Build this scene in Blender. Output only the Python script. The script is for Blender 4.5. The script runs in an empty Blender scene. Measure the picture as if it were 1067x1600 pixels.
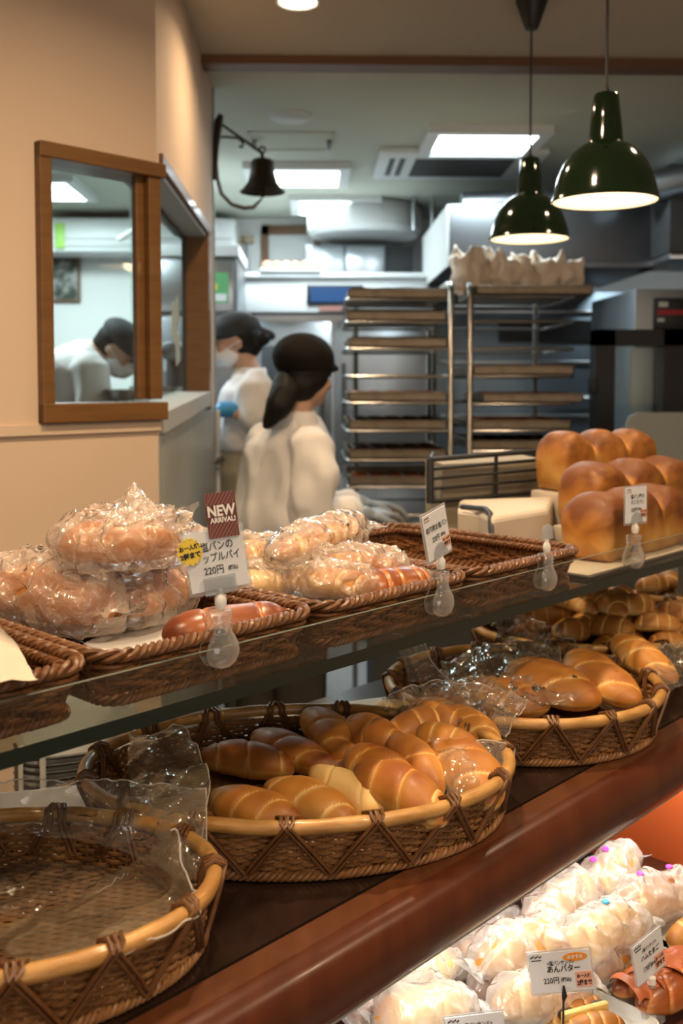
import bpy, bmesh, math, random
from math import sin, cos, pi, radians, sqrt, exp
from mathutils import Vector, Matrix, noise
random.seed(7)
scene = bpy.context.scene
COL = scene.collection

# ---------------------------------------------------------------- camera, exposure, world
EYE = 1.5
FPX, PPX, PPY = 1560.0, 533.5, 682.0
YAW, PITCH = radians(1.58), radians(3.0)
cam_d = bpy.data.cameras.new('camera')
cam = bpy.data.objects.new('camera', cam_d)
COL.objects.link(cam)
cam.location = (0, 0, EYE)
cam.rotation_euler = (pi/2-PITCH, 0, -YAW)
cam_d.sensor_fit = 'AUTO'
cam_d.sensor_width = 36
cam_d.lens = FPX*36/1600
cam_d.shift_y = -(800-PPY)/1600
cam_d.clip_start = .05
cam_d.dof.use_dof = True
cam_d.dof.focus_distance = 1.25
cam_d.dof.aperture_fstop = 5.0
scene.camera = cam
vs = scene.view_settings
vs.view_transform = 'Standard'; vs.look = 'None'; vs.gamma = 1; vs.use_curve_mapping = False
vs.exposure = 0.42
cy = scene.cycles
cy.max_bounces = 10; cy.diffuse_bounces = 3; cy.glossy_bounces = 4; cy.transmission_bounces = 6
cy.transparent_max_bounces = 24
cy.caustics_reflective = False; cy.caustics_refractive = False
cy.sample_clamp_indirect = 4.0
world = bpy.data.worlds.new('world'); scene.world = world
world.use_nodes = True
world.node_tree.nodes['Background'].inputs[0].default_value = (.55, .6, .65, 1)
world.node_tree.nodes['Background'].inputs[1].default_value = .02

CEIL = 2.608
WARM = (1.0, .72, .44); COOL = (.78, .94, 1.0)
SPOTS = [(-.045, 2.95), (1.2, 2.5), (.05, 1.55), (-.75, .75), (.75, .6), (1.7, 1.3), (-.1, -.35), (1.3, -.6), (-1.2, -.6)]
SPOT_W = [4.5, 4.0, 11.5, 7.4, 10.5, 5.0, 6.0, 4.0, 4.0]
def lamp(name, kind, loc, power, color, size=.1, size_y=None, target=None, spread=None):
    d = bpy.data.lights.new(name, kind)
    d.energy = power; d.color = color
    if kind == 'AREA':
        d.shape = 'DISK' if size_y is None else 'RECTANGLE'
        d.size = size
        if size_y: d.size_y = size_y
        if spread: d.spread = spread
    else:
        d.shadow_soft_size = size
    o = bpy.data.objects.new(name, d); COL.objects.link(o)
    o.location = loc
    if target is not None:
        o.rotation_euler = (Vector(target)-Vector(loc)).to_track_quat('-Z', 'Y').to_euler()
    return o
for (x, y), w in zip(SPOTS, SPOT_W):
    lamp('downlight_lamp', 'AREA', (x, y, CEIL-.012), w, WARM, .10, spread=radians(150))
PANELS = [(.76, 4.56, .43, .39), (-.085, 5.30, .43, .39), (.13, 6.18, .43, .44)]     # kitchen ceiling panels in the photo
PANELS2 = [(-1.35, 4.3, .44, .5), (-1.55, 5.7, .44, .5), (2.1, 4.9, .44, .5)]         # the same panels elsewhere in the kitchen
PANEL_W = 12.5
for x, y, sx, sy in PANELS+PANELS2:
    lamp('panel_lamp', 'AREA', (x, y, CEIL-.03), PANEL_W*(1.7 if x < -1 else 1), COOL, sx, sy)

lamp('front_fill', 'AREA', (.9, -3.12, 1.5), 21, (1, .90, .80), 3.2, 1.7, target=(.6, 2, 1.2))  # added fill from behind the camera, brightens counter fronts and bread

# ---------------------------------------------------------------- pixel -> world, counter frame
_R = cam.rotation_euler.to_matrix()
def ray(u, v):
    return (_R @ Vector(((u-PPX)/FPX, -(v-PPY)/FPX, -1))).normalized()
def hz(u, v, z):
    d = ray(u, v); t = (z-EYE)/d.z
    return Vector((0, 0, EYE))+d*t
def hY(u, v, Y):
    d = ray(u, v)
    return Vector((0, 0, EYE))+d*(Y/d.y)
S2 = sqrt(.5)
DV = Vector((S2, S2, 0)); NV = Vector((-S2, S2, 0))
def hq(u, v, q):
    d = ray(u, v)
    return Vector((0, 0, EYE))+d*(q/d.dot(NV))
def hX(u, v, X):
    d = ray(u, v)
    return Vector((0, 0, EYE))+d*(X/d.x)
def cp(s, q, z=0):
    return DV*s+NV*q+Vector((0, 0, z))
def sq(p):
    return p.dot(DV), p.dot(NV)
CROT = Matrix.Rotation(pi/4, 4, 'Z')          # local x along the counter, local y towards the kitchen
def T(v): return Matrix.Translation(Vector(v))
def RX(a): return Matrix.Rotation(a, 4, 'X')
def RY(a): return Matrix.Rotation(a, 4, 'Y')
def RZ(a): return Matrix.Rotation(a, 4, 'Z')
def SC(x, y, z): return Matrix.Diagonal((x, y, z, 1))

# ---------------------------------------------------------------- mesh collector
class MB:
    def __init__(s):
        s.v = []; s.f = []; s.m = []; s.a = None
    def add(s, vs, fs, mi=0, M=None):
        n = len(s.v)
        s.v += [tuple(M @ Vector(p)) for p in vs] if M is not None else [tuple(p) for p in vs]
        s.f += [tuple(i+n for i in f) for f in fs]
        s.m += [mi]*len(fs)
        return s
    def box(s, lo, hi, mi=0, M=None, bevel=0):
        if bevel > 0:
            bm = bmesh.new()
            bmesh.ops.create_cube(bm, size=1)
            c = [(lo[i]+hi[i])/2 for i in range(3)]; d = [hi[i]-lo[i] for i in range(3)]
            for v in bm.verts:
                v.co = Vector((c[0]+v.co.x*d[0], c[1]+v.co.y*d[1], c[2]+v.co.z*d[2]))
            bmesh.ops.bevel(bm, geom=bm.edges[:], offset=min(bevel, min(d)*.49), segments=2, affect='EDGES', profile=.5)
            bm.verts.index_update()
            s.add([v.co.copy() for v in bm.verts], [[v.index for v in f.verts] for f in bm.faces], mi, M)
            bm.free(); return s
        x0, y0, z0 = lo; x1, y1, z1 = hi
        vs = [(x0,y0,z0),(x1,y0,z0),(x1,y1,z0),(x0,y1,z0),(x0,y0,z1),(x1,y0,z1),(x1,y1,z1),(x0,y1,z1)]
        return s.add(vs, [(0,3,2,1),(4,5,6,7),(0,1,5,4),(1,2,6,5),(2,3,7,6),(3,0,4,7)], mi, M)
    def tube(s, pts, r, n=8, closed=False, mi=0, M=None, flat=None, up=None):
        pts = [Vector(p) for p in pts]; N = len(pts); vs = []; fs = []
        nrm = None
        for i, p in enumerate(pts):
            a = pts[(i-1) % N] if (closed or i > 0) else p
            b = pts[(i+1) % N] if (closed or i < N-1) else p
            t = (b-a)
            t = t.normalized() if t.length > 1e-9 else Vector((0, 0, 1))
            if up is not None: nrm = Vector(up)
            elif nrm is None: nrm = Vector((0, 0, 1)) if abs(t.z) < .9 else Vector((1, 0, 0))
            nrm = nrm-t*nrm.dot(t)
            if nrm.length < 1e-6: nrm = t.orthogonal()
            nrm.normalize(); bn = t.cross(nrm)
            rr = r[i] if isinstance(r, (list, tuple)) else r
            for k in range(n):
                an = 2*pi*k/n
                vs.append(p+(nrm*cos(an)*(flat or 1)+bn*sin(an))*rr)
        for i in range(N if closed else N-1):
            j = (i+1) % N
            for k in range(n):
                l = (k+1) % n
                fs.append((i*n+k, i*n+l, j*n+l, j*n+k))
        if not closed:
            fs.append(tuple(range(n-1, -1, -1))); fs.append(tuple((N-1)*n+k for k in range(n)))
        return s.add(vs, fs, mi, M)
    def lathe(s, prof, n=32, mi=0, M=None, closed=False, caps=True):
        vs = []; fs = []; P = len(prof)
        for r, z in prof:
            for k in range(n):
                a = 2*pi*k/n; vs.append((r*cos(a), r*sin(a), z))
        for i in range(P if closed else P-1):
            j = (i+1) % P
            for k in range(n):
                l = (k+1) % n
                fs.append((i*n+k, i*n+l, j*n+l, j*n+k))
        if not closed and caps:
            if prof[0][0] > 1e-6: fs.append(tuple(range(n-1, -1, -1)))
            if prof[-1][0] > 1e-6: fs.append(tuple((P-1)*n+k for k in range(n)))
        return s.add(vs, fs, mi, M)
    def grid(s, fn, nu, nv, mi=0, M=None, cu=False, cv=False):
        vs = [fn(i/(nu if cu else nu-1), j/(nv if cv else nv-1)) for i in range(nu) for j in range(nv)]
        fs = []
        for i in range(nu if cu else nu-1):
            for j in range(nv if cv else nv-1):
                a = i*nv+j; b = i*nv+(j+1) % nv; c = ((i+1) % nu)*nv+(j+1) % nv; d = ((i+1) % nu)*nv+j
                fs.append((a, d, c, b))
        return s.add(vs, fs, mi, M)
    def loft(s, rings, n=20, mi=0, M=None, cap=True):
        """rings: (centre, u half-axis, v half-axis[, power])"""
        vs = []; fs = []
        for R in rings:
            c, u, v = Vector(R[0]), Vector(R[1]), Vector(R[2]); pw = R[3] if len(R) > 3 else 2
            for k in range(n):
                a = 2*pi*k/n; ca, sa = cos(a), sin(a)
                ca = math.copysign(abs(ca)**(2/pw), ca); sa = math.copysign(abs(sa)**(2/pw), sa)
                vs.append(c+u*ca+v*sa)
        for i in range(len(rings)-1):
            for k in range(n):
                l = (k+1) % n
                fs.append((i*n+k, i*n+l, (i+1)*n+l, (i+1)*n+k))
        if cap:
            for i, rev in ((0, True), (len(rings)-1, False)):
                c = len(vs); vs.append(Vector(rings[i][0]))
                for k in range(n):
                    l = (k+1) % n
                    fs.append((c, i*n+l, i*n+k) if rev else (c, i*n+k, i*n+l))
        return s.add(vs, fs, mi, M)
    def prism(s, poly, z0, z1, mi=0, M=None):
        n = len(poly)
        vs = [(x, y, z0) for x, y in poly]+[(x, y, z1) for x, y in poly]
        fs = [tuple(range(n-1, -1, -1)), tuple(range(n, 2*n))]+[(i, (i+1) % n, n+(i+1) % n, n+i) for i in range(n)]
        return s.add(vs, fs, mi, M)
    def mesh(s, name, mats, smooth=True, fix=True):
        me = bpy.data.meshes.new(name)
        me.from_pydata(s.v, [], s.f)
        for m in mats: me.materials.append(m)
        if len(mats) > 1: me.polygons.foreach_set('material_index', s.m)
        if s.a is not None:
            at = me.attributes.new('crust', 'FLOAT', 'POINT')
            at.data.foreach_set('value', s.a)
        if fix:
            bm = bmesh.new(); bm.from_mesh(me)
            bmesh.ops.recalc_face_normals(bm, faces=bm.faces[:])
            bm.to_mesh(me); bm.free()
        if smooth:
            me.polygons.foreach_set('use_smooth', [True]*len(me.polygons))
            if smooth != 'all': me.set_sharp_from_angle(angle=radians(40))
        me.update()
        return me
    def obj(s, name, mats, parent=None, smooth=True, fix=True):
        if not isinstance(mats, (list, tuple)): mats = [mats]
        o = bpy.data.objects.new(name, s.mesh(name, mats, smooth, fix))
        COL.objects.link(o)
        if parent is not None: o.parent = parent
        return o

def tag(o, label=None, cat=None, group=None, kind=None):
    if label: o['label'] = label
    if cat: o['category'] = cat
    if group: o['group'] = group
    if kind: o['kind'] = kind
    return o
def thing(name, label, cat, M=None, group=None):
    o = bpy.data.objects.new(name, None); COL.objects.link(o)
    o.empty_display_size = .05
    if M is not None: o.matrix_world = M
    return tag(o, label, cat, group)
def structure(o): return tag(o, kind='structure')
def children_of(o): return [c for c in COL.objects if c.parent == o]
def dup(root, M, label=None, group=None):
    r = root.copy(); COL.objects.link(r); r.matrix_world = M
    if label: r['label'] = label
    if group: r['group'] = group
    for ch in children_of(root):
        c = ch.copy(); COL.objects.link(c); c.parent = r
        for g in children_of(ch):
            d = g.copy(); COL.objects.link(d); d.parent = c
    return r
def axes(p0, p1, up=(0, 0, 1), roll=0):
    """matrix at the middle of p0-p1, local x along it"""
    p0, p1 = Vector(p0), Vector(p1)
    x = (p1-p0).normalized(); z = Vector(up); z = (z-x*z.dot(x)).normalized(); y = z.cross(x)
    m = Matrix((x, y, z)).transposed().to_4x4(); m.translation = (p0+p1)/2
    return m @ RX(roll)
def fbm(p, sc, oct=3):
    return noise.fractal(Vector(p)*sc, .8, 2.1, oct)
def ridge(p, sc):
    """crumpled-film creases: sharp folds between flat facets"""
    p = Vector(p)*sc
    d = noise.voronoi(p)[0]
    return d[1]-d[0]

# ---------------------------------------------------------------- materials
def newmat(name):
    m = bpy.data.materials.new(name); m.use_nodes = True
    nt = m.node_tree; b = nt.nodes['Principled BSDF']
    return m, nt, b
def coords(nt, scale=(1, 1, 1)):
    tc = nt.nodes.new('ShaderNodeTexCoord'); mp = nt.nodes.new('ShaderNodeMapping')
    mp.inputs['Scale'].default_value = scale
    nt.links.new(tc.outputs['Object'], mp.inputs[0]); return mp.outputs[0]
def noise_node(nt, vec, scale, detail=4, dist=0):
    n = nt.nodes.new('ShaderNodeTexNoise'); n.inputs['Scale'].default_value = scale
    n.inputs['Detail'].default_value = detail; n.inputs['Distortion'].default_value = dist
    nt.links.new(vec, n.inputs['Vector']); return n.outputs['Fac']
def ramp(nt, fac, stops):
    r = nt.nodes.new('ShaderNodeValToRGB'); e = r.color_ramp.elements
    while len(e) < len(stops): e.new(.5)
    for el, (p, c) in zip(e, stops): el.position = p; el.color = (*c, 1)
    nt.links.new(fac, r.inputs[0]); return r.outputs[0]
def bump(nt, b, h, strength, dist=.002):
    n = nt.nodes.new('ShaderNodeBump'); n.inputs['Strength'].default_value = strength; n.inputs['Distance'].default_value = dist
    nt.links.new(h, n.inputs['Height']); nt.links.new(n.outputs[0], b.inputs['Normal'])
def mat(name, c, rough=.5, metal=0, c2=None, ns=8, stretch=(1, 1, 1), bmp=0, bs=None, spec=.5, coat=0, lo=.35, hi=.65, sss=0, trans=0):
    m, nt, b = newmat(name)
    b.inputs['Base Color'].default_value = (*c, 1)
    b.inputs['Roughness'].default_value = rough; b.inputs['Metallic'].default_value = metal
    b.inputs['Specular IOR Level'].default_value = spec
    b.inputs['Coat Weight'].default_value = coat; b.inputs['Coat Roughness'].default_value = .08
    if c2 or bmp:
        v = coords(nt, stretch); f = noise_node(nt, v, ns)
        if c2: nt.links.new(ramp(nt, f, [(lo, c), (hi, c2)]), b.inputs['Base Color'])
        if bmp: bump(nt, b, noise_node(nt, v, bs or ns, 5), bmp)
    return m
def emit(name, c, s):
    m, nt, b = newmat(name)
    b.inputs['Base Color'].default_value = (.02, .02, .02, 1); b.inputs['Specular IOR Level'].default_value = .1
    b.inputs['Emission Color'].default_value = (*c, 1); b.inputs['Emission Strength'].default_value = s
    return m
def schlick(nt, gain, normal=None):
    """reflectance of a thin sheet, the same from either side"""
    lw = nt.nodes.new('ShaderNodeLayerWeight'); lw.inputs[0].default_value = .5
    if normal is not None: nt.links.new(normal, lw.inputs['Normal'])
    p = nt.nodes.new('ShaderNodeMath'); p.operation = 'POWER'; p.inputs[1].default_value = 5
    q = nt.nodes.new('ShaderNodeMath'); q.operation = 'MULTIPLY_ADD'; q.inputs[1].default_value = .95*gain; q.inputs[2].default_value = .05*gain
    q.use_clamp = True
    nt.links.new(lw.outputs['Facing'], p.inputs[0]); nt.links.new(p.outputs[0], q.inputs[0])
    return q.outputs[0]
def film(name, haze=.12, gloss=.5, tint=(1, 1, 1), hazecol=(.9, .9, .9), rough=.12, bs=60, bst=.4, rim=1.0):
    """thin clear plastic: mostly see-through, milky by `haze`, shiny where it turns away"""
    m, nt, b = newmat(name)
    nt.nodes.remove(b); out = nt.nodes['Material Output']
    tr = nt.nodes.new('ShaderNodeBsdfTransparent'); tr.inputs[0].default_value = (*tint, 1)
    df = nt.nodes.new('ShaderNodeBsdfDiffuse'); df.inputs[0].default_value = (*hazecol, 1)
    tl = nt.nodes.new('ShaderNodeBsdfTranslucent'); tl.inputs[0].default_value = (*hazecol, 1)
    gl = nt.nodes.new('ShaderNodeBsdfGlossy'); gl.inputs['Roughness'].default_value = rough
    v = coords(nt); h0 = noise_node(nt, v, bs, 3, .6)
    vo = nt.nodes.new('ShaderNodeTexVoronoi'); vo.feature = 'F1'; vo.inputs['Scale'].default_value = bs*.8
    ds_ = nt.nodes.new('ShaderNodeVectorMath'); ds_.operation = 'ADD'
    nz = nt.nodes.new('ShaderNodeTexNoise'); nz.inputs['Scale'].default_value = bs*.5; nt.links.new(v, nz.inputs['Vector'])
    sc_ = nt.nodes.new('ShaderNodeVectorMath'); sc_.operation = 'SCALE'; sc_.inputs['Scale'].default_value = 1.6/bs
    nt.links.new(nz.outputs['Color'], sc_.inputs[0]); nt.links.new(v, ds_.inputs[0]); nt.links.new(sc_.outputs[0], ds_.inputs[1]); nt.links.new(ds_.outputs[0], vo.inputs['Vector'])
    ad_ = nt.nodes.new('ShaderNodeMath'); ad_.operation = 'MULTIPLY_ADD'; ad_.inputs[1].default_value = .8
    nt.links.new(vo.outputs['Distance'], ad_.inputs[0]); nt.links.new(h0, ad_.inputs[2]); h = ad_.outputs[0]
    bn = nt.nodes.new('ShaderNodeBump'); bn.inputs['Strength'].default_value = bst; bn.inputs['Distance'].default_value = .01
    nt.links.new(h, bn.inputs['Height'])
    for k in (df, gl, tl): nt.links.new(bn.outputs[0], k.inputs['Normal'])
    a = nt.nodes.new('ShaderNodeMixShader'); a.inputs[0].default_value = .4
    nt.links.new(df.outputs[0], a.inputs[1]); nt.links.new(tl.outputs[0], a.inputs[2])
    hz_ = nt.nodes.new('ShaderNodeMixShader')
    lw0 = nt.nodes.new('ShaderNodeLayerWeight'); lw0.inputs[0].default_value = .35
    mm = nt.nodes.new('ShaderNodeMath'); mm.operation = 'MULTIPLY_ADD'; mm.inputs[1].default_value = haze*2*rim; mm.inputs[2].default_value = haze
    nt.links.new(lw0.outputs['Facing'], mm.inputs[0]); nt.links.new(mm.outputs[0], hz_.inputs[0])
    nt.links.new(tr.outputs[0], hz_.inputs[1]); nt.links.new(a.outputs[0], hz_.inputs[2])
    sch = schlick(nt, gloss*2.6, bn.outputs[0])
    fin = nt.nodes.new('ShaderNodeMixShader')
    nt.links.new(sch, fin.inputs[0]); nt.links.new(hz_.outputs[0], fin.inputs[1]); nt.links.new(gl.outputs[0], fin.inputs[2])
    nt.links.new(fin.outputs[0], out.inputs[0])
    return m
def pane(name, tint=(.93, .97, .95), refl=1.0):
    m, nt, b = newmat(name); nt.nodes.remove(b); out = nt.nodes['Material Output']
    tr = nt.nodes.new('ShaderNodeBsdfTransparent'); tr.inputs[0].default_value = (*tint, 1)
    gl = nt.nodes.new('ShaderNodeBsdfGlossy'); gl.inputs['Roughness'].default_value = .02
    sch = schlick(nt, refl)
    mx = nt.nodes.new('ShaderNodeMixShader')
    nt.links.new(sch, mx.inputs[0]); nt.links.new(tr.outputs[0], mx.inputs[1]); nt.links.new(gl.outputs[0], mx.inputs[2])
    nt.links.new(mx.outputs[0], out.inputs[0]); return m
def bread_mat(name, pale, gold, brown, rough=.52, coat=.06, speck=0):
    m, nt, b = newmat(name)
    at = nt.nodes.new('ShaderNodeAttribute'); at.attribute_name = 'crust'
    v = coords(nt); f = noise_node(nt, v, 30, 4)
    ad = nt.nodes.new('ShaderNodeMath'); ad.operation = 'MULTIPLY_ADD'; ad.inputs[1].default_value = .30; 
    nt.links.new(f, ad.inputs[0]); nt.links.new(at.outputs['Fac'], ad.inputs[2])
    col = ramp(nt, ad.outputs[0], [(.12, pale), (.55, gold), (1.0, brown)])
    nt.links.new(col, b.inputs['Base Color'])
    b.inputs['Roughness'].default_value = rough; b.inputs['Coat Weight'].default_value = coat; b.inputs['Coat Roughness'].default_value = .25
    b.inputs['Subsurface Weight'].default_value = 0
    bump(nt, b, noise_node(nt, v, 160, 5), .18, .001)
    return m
m_wall = mat('warm_cream_wallpaper', (.66, .505, .375), .85, bmp=.06, bs=300)
m_kwall = mat('white_kitchen_wall', (.80, .80, .78), .7)
m_ceil = mat('off_white_ceiling', (.52, .47, .39), .9)
m_kceil = mat('kitchen_ceiling', (.55, .565, .48), .9)
m_floor = mat('grey_vinyl_floor', (.22, .21, .20), .5, c2=(.27, .26, .25), ns=3)
m_beam = mat('dark_brown_trim_wood', (.16, .075, .03), .5)
m_frame = mat('oak_window_frame', (.145, .064, .016), .45, c2=(.18, .082, .022), ns=6, stretch=(1, 1, 12), coat=.1)
m_steel = mat('brushed_steel', (.52, .55, .58), .32, 1, c2=(.62, .65, .68), ns=5, stretch=(1, 1, .1))
m_steel_d = mat('dull_steel', (.30, .32, .34), .42, 1)
m_hood = mat('dark_hood_steel', (.16, .17, .18), .4, .85)
m_chrome = mat('chrome_wire', (.42, .40, .37), .26, 1)
m_white = mat('white_enamel', (.78, .80, .80), .4)
m_offwh = mat('grey_white_plastic', (.60, .61, .60), .5)
m_black = mat('matte_black', (.012, .012, .013), .45)
m_dgrey = mat('dark_grey', (.05, .052, .055), .5)
m_glass = pane('clear_glass')
m_gedge = mat('green_glass_edge', (.002, .010, .008), .15, spec=.8)
m_brown = mat('cherry_wood', (.062, .016, .007), .28, c2=(.082, .022, .009), ns=4, stretch=(14, 1, 1), coat=.05, spec=.35)
m_brown2 = mat('red_brown_wood_strip', (.080, .025, .009), .34, c2=(.105, .034, .012), ns=4, stretch=(14, 1, 1), coat=.25)
m_table = mat('dark_glossy_counter', (.016, .008, .006), .2, c2=(.022, .011, .008), ns=4, stretch=(10, 1, 1), spec=.6)
m_orange = mat('orange_lacquer_panel', (.60, .12, .03), .4)
m_ratt = mat('dark_rattan', (.105, .040, .012), .42, c2=(.19, .078, .026), ns=40, lo=.3, hi=.7, spec=.45)
m_ratt2 = mat('brown_rattan', (.17, .075, .025), .45, c2=(.29, .14, .052), ns=40, lo=.3, hi=.7, spec=.4)
m_rim = mat('pale_rattan_pole', (.34, .165, .042), .42, c2=(.52, .29, .092), ns=14, stretch=(2, 2, 9), coat=.2)
m_lash = mat('rattan_lashing', (.105, .042, .013), .4, c2=(.16, .07, .024), ns=60)
m_paper = mat('white_paper', (.78, .77, .76), .7)
m_card = mat('white_card', (.74, .76, .80), .55)
m_ink = mat('black_ink', (.01, .01, .012), .6)
m_kraft = mat('baking_paper', (.36, .28, .19), .7, c2=(.44, .35, .24), ns=12)
m_film = film('clear_film', .05, .7, bs=26, bst=.6, rough=.12, hazecol=(.85, .80, .72))
m_bag = film('crinkled_bag', .25, .6, hazecol=(.90, .78, .68), bs=42, bst=.8, rough=.17)
m_wbag = film('milky_bag', .30, .5, hazecol=(.95, .92, .89), bs=45, bst=.6, rough=.22)
m_acryl = film('clear_acrylic', .15, .8, tint=(.9, .92, .92), bs=8, bst=.0, rough=.06, rim=2.2)
m_plate = film('frosted_acrylic_plate', .22, .4, tint=(.9, .92, .93), hazecol=(.7, .72, .75), bs=8, bst=0)
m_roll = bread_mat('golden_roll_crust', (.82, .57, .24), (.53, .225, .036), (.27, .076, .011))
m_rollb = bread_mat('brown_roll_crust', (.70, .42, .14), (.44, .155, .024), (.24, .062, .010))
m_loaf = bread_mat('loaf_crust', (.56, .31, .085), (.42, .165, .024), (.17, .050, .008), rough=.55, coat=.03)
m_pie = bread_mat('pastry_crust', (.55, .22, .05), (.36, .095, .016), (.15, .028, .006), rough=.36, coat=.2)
m_skin = mat('skin', (.55, .33, .23), .5)
m_coat = mat('white_work_jacket', (.80, .76, .74), .8, bmp=.1, bs=40)
m_edgeglint = film('film_edge_glint', .45, .9, hazecol=(.95, .92, .88), rough=.1, bst=0)  # whitish tone stands in for light caught on film borders
m_hair = mat('black_hair', (.008, .006, .005), .6, spec=.25)
m_cap = mat('black_cap', (.009, .006, .005), .85, spec=.2)
m_khaki = mat('khaki_cotton', (.30, .25, .18), .8)
m_mask = mat('white_mask', (.80, .81, .82), .8)
m_glove = mat('grey_glove', (.24, .28, .33), .5)
m_blue = mat('blue_glove', (.05, .30, .60), .4)
m_green = mat('dark_green_enamel', (.005, .015, .006), .10, spec=.5, coat=.15)
m_tin = mat('aluminium_baking_tray', (.20, .155, .105), .45, .7, c2=(.26, .205, .145), ns=20)
m_bronze = mat('dark_bronze', (.050, .036, .022), .42, .8)

# ================================================================ THE SETTING
XW, YK, YE = -.378, 2.437, 3.80            # side wall plane, corner, end of the side wall
TH = .11
YB = 6.78
K = Vector((XW, YK, 0)); QW = K.dot(NV); SK = K.dot(DV)
structure(MB().box((-3.3, -3.2, -.1), (3.5, 7, 0)).obj('floor', m_floor))
structure(MB().box((-3.3, -3.2, CEIL), (3.5, 3.48, CEIL+.1)).obj('ceiling', m_ceil))
structure(MB().box((-3.3, 3.48, CEIL), (3.5, 7, CEIL+.1)).obj('ceiling_kitchen', m_kceil))
structure(MB().box((XW+.001, 3.43, CEIL-.030), (3.4, 3.52, CEIL)).obj('trim_1', m_beam))
structure(MB().box((-3.3, YB, 0), (3.5, YB+.1, CEIL)).obj('wall_back', m_kwall))
structure(MB().box((3.4, -3.2, 0), (3.5, YB, CEIL)).obj('wall_right', m_wall))
structure(MB().box((-3.3, -3.3, 0), (3.5, -3.2, CEIL)).obj('wall_front', m_wall))
w_fill = structure(thing('fill_window', None, None))  # unseen window, added to go with the frontal fill lamp
MB().box((-.75, -3.2, .6), (2.55, -3.16, .66)).box((-.75, -3.2, 2.34), (2.55, -3.16, 2.40)).box((-.75, -3.2, .6), (-.69, -3.16, 2.4)).box((2.49, -3.2, .6), (2.55, -3.16, 2.4)).box((.87, -3.2, .6), (.93, -3.16, 2.4)).obj('window_frame', m_frame, w_fill, smooth=False)
MB().box((-.70, -3.195, .65), (2.5, -3.185, 2.35)).obj('pane', emit('fill_glow', (1, .92, .84), .5), w_fill, smooth=False)  # glowing sheet added for fill, no daylight source known here
structure(MB().box((-3.4, -3.2, 0), (-3.3, YB, CEIL)).obj('wall_kitchen', m_kwall))
# front-left wall (parallel to the counter) with the first window's opening
ZS0, ZS1, ZH = 1.43, 1.475, 2.03             # sill near, sill far, head
s0 = sq(hq(64, 440, QW-.02))[0]             # left edge of the frame
sA = sq(hq(76, 440, QW))[0]; sB = sq(hq(236, 440, QW))[0]
zT = hq(100, 226, QW-.02).z; zBt = hq(150, 659, QW-.02).z
wl = MB()
def wbox(sa, sb, za, zb, mb=wl, qa=QW, qb=QW+TH, mi=0, bevel=0):
    return mb.box((sa, qa, za), (sb, qb, zb), mi, CROT, bevel)
wbox(SK-3.6, sA, 0, CEIL); wbox(sA, SK, zT-.01, CEIL); wbox(sA, SK, 0, zBt+.01)
structure(wl.obj('wall_left', m_wall, smooth=False))
structure(wbox(SK-3.6, SK+.002, zBt-.026, zBt-.004, MB(), QW-.010, QW+.001).obj('trim_2', m_wall))
# side wall towards the kitchen
ws = MB()
ws.box((XW-TH, YK+.01, ZH), (XW, YE, CEIL)); ws.box((XW-.080, 3.62, ZS0-.02), (XW, YE, ZH))
m_panel = mat('grey_green_laminate', (.36, .37, .33), .3, coat=.1)
structure(ws.obj('wall_side', m_wall, smooth=False))
structure(MB().box((XW-TH, YK+.08, 0), (XW, YE, ZS0-.02)).box((XW-TH+.01, YK, 0), (XW-.001, YK+.081, ZS0-.02)).obj('wall_side_lower', m_panel, smooth=False))
structure(MB().box((XW-.02, YE, 0), (XW+.006, YE+.012, CEIL)).obj('trim_3', m_steel_d))
# window 1: frame, inner stile, pane
def beam(mb, sa, sb, za, zb, qa, qb, bevel=.003): mb.box((sa, qa, za), (sb, qb, zb), 0, CROT, bevel)
w1 = structure(thing('window_1', None, None))
fr = MB()
q0, q1 = QW-.022, QW+TH
fwid = sA-s0
beam(fr, s0, sA, zBt, zT, q0, q1)
beam(fr, s0, SK+.012, zT-.034, zT, q0-.004, q1-.02); beam(fr, s0, SK+.012, zBt, zBt+.043, q0-.004, q1-.02)
beam(fr, SK-.034, SK+.001, zBt+.05, zT-.03, q0+.004, QW+.02)
beam(fr, SK-.058, SK-.034, zBt+.05, zT-.03, QW+.0, QW+.02)
fr.obj('window_frame', m_frame, w1, smooth=False)
beam_p = MB(); beam_p.box((sA-.005, QW+.010, zBt+.04), (SK-.05, QW+.016, zT-.02), 0, CROT)
beam_p.obj('pane', m_glass, w1, smooth=False)
# window 2: along the side wall
w2 = structure(thing('window_2', None, None))
f2 = MB()
f2.box((XW-.076, 3.56, ZS0-.02), (XW+.008, 3.635, ZH+.03), 0, None, .003)
f2.box((XW-.004, YK+.05, ZH), (XW+.010, 3.635, ZH+.035), 0, None, .003)
f2.obj('window_frame', m_frame, w2, smooth=False)
m_sill = mat('grey_sill', (.42, .42, .40), .5)
hd = MB(); hd.box((XW-TH, YK+.05, ZH-.012), (XW-.002, 3.56, ZH+.002)); hd.obj('window_head', m_sill, w2)
si = MB(); x0, x1, y0, y1 = XW-TH, XW+.012, YK+.03, 3.56
si.add([(x0,y0,ZS0-.05),(x1,y0,ZS0-.05),(x1,y1,ZS1-.05),(x0,y1,ZS1-.05),(x0,y0,ZS0),(x1,y0,ZS0),(x1,y1,ZS1),(x0,y1,ZS1)],
       [(0,3,2,1),(4,5,6,7),(0,1,5,4),(1,2,6,5),(2,3,7,6),(3,0,4,7)])
si.obj('window_sill', m_sill, w2, smooth=False)
MB().box((XW-.083, YK+.10, ZS0), (XW-.077, 3.56, ZH-.01)).obj('pane', pane('side_window_glass', refl=.3), w2, smooth=False)
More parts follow.
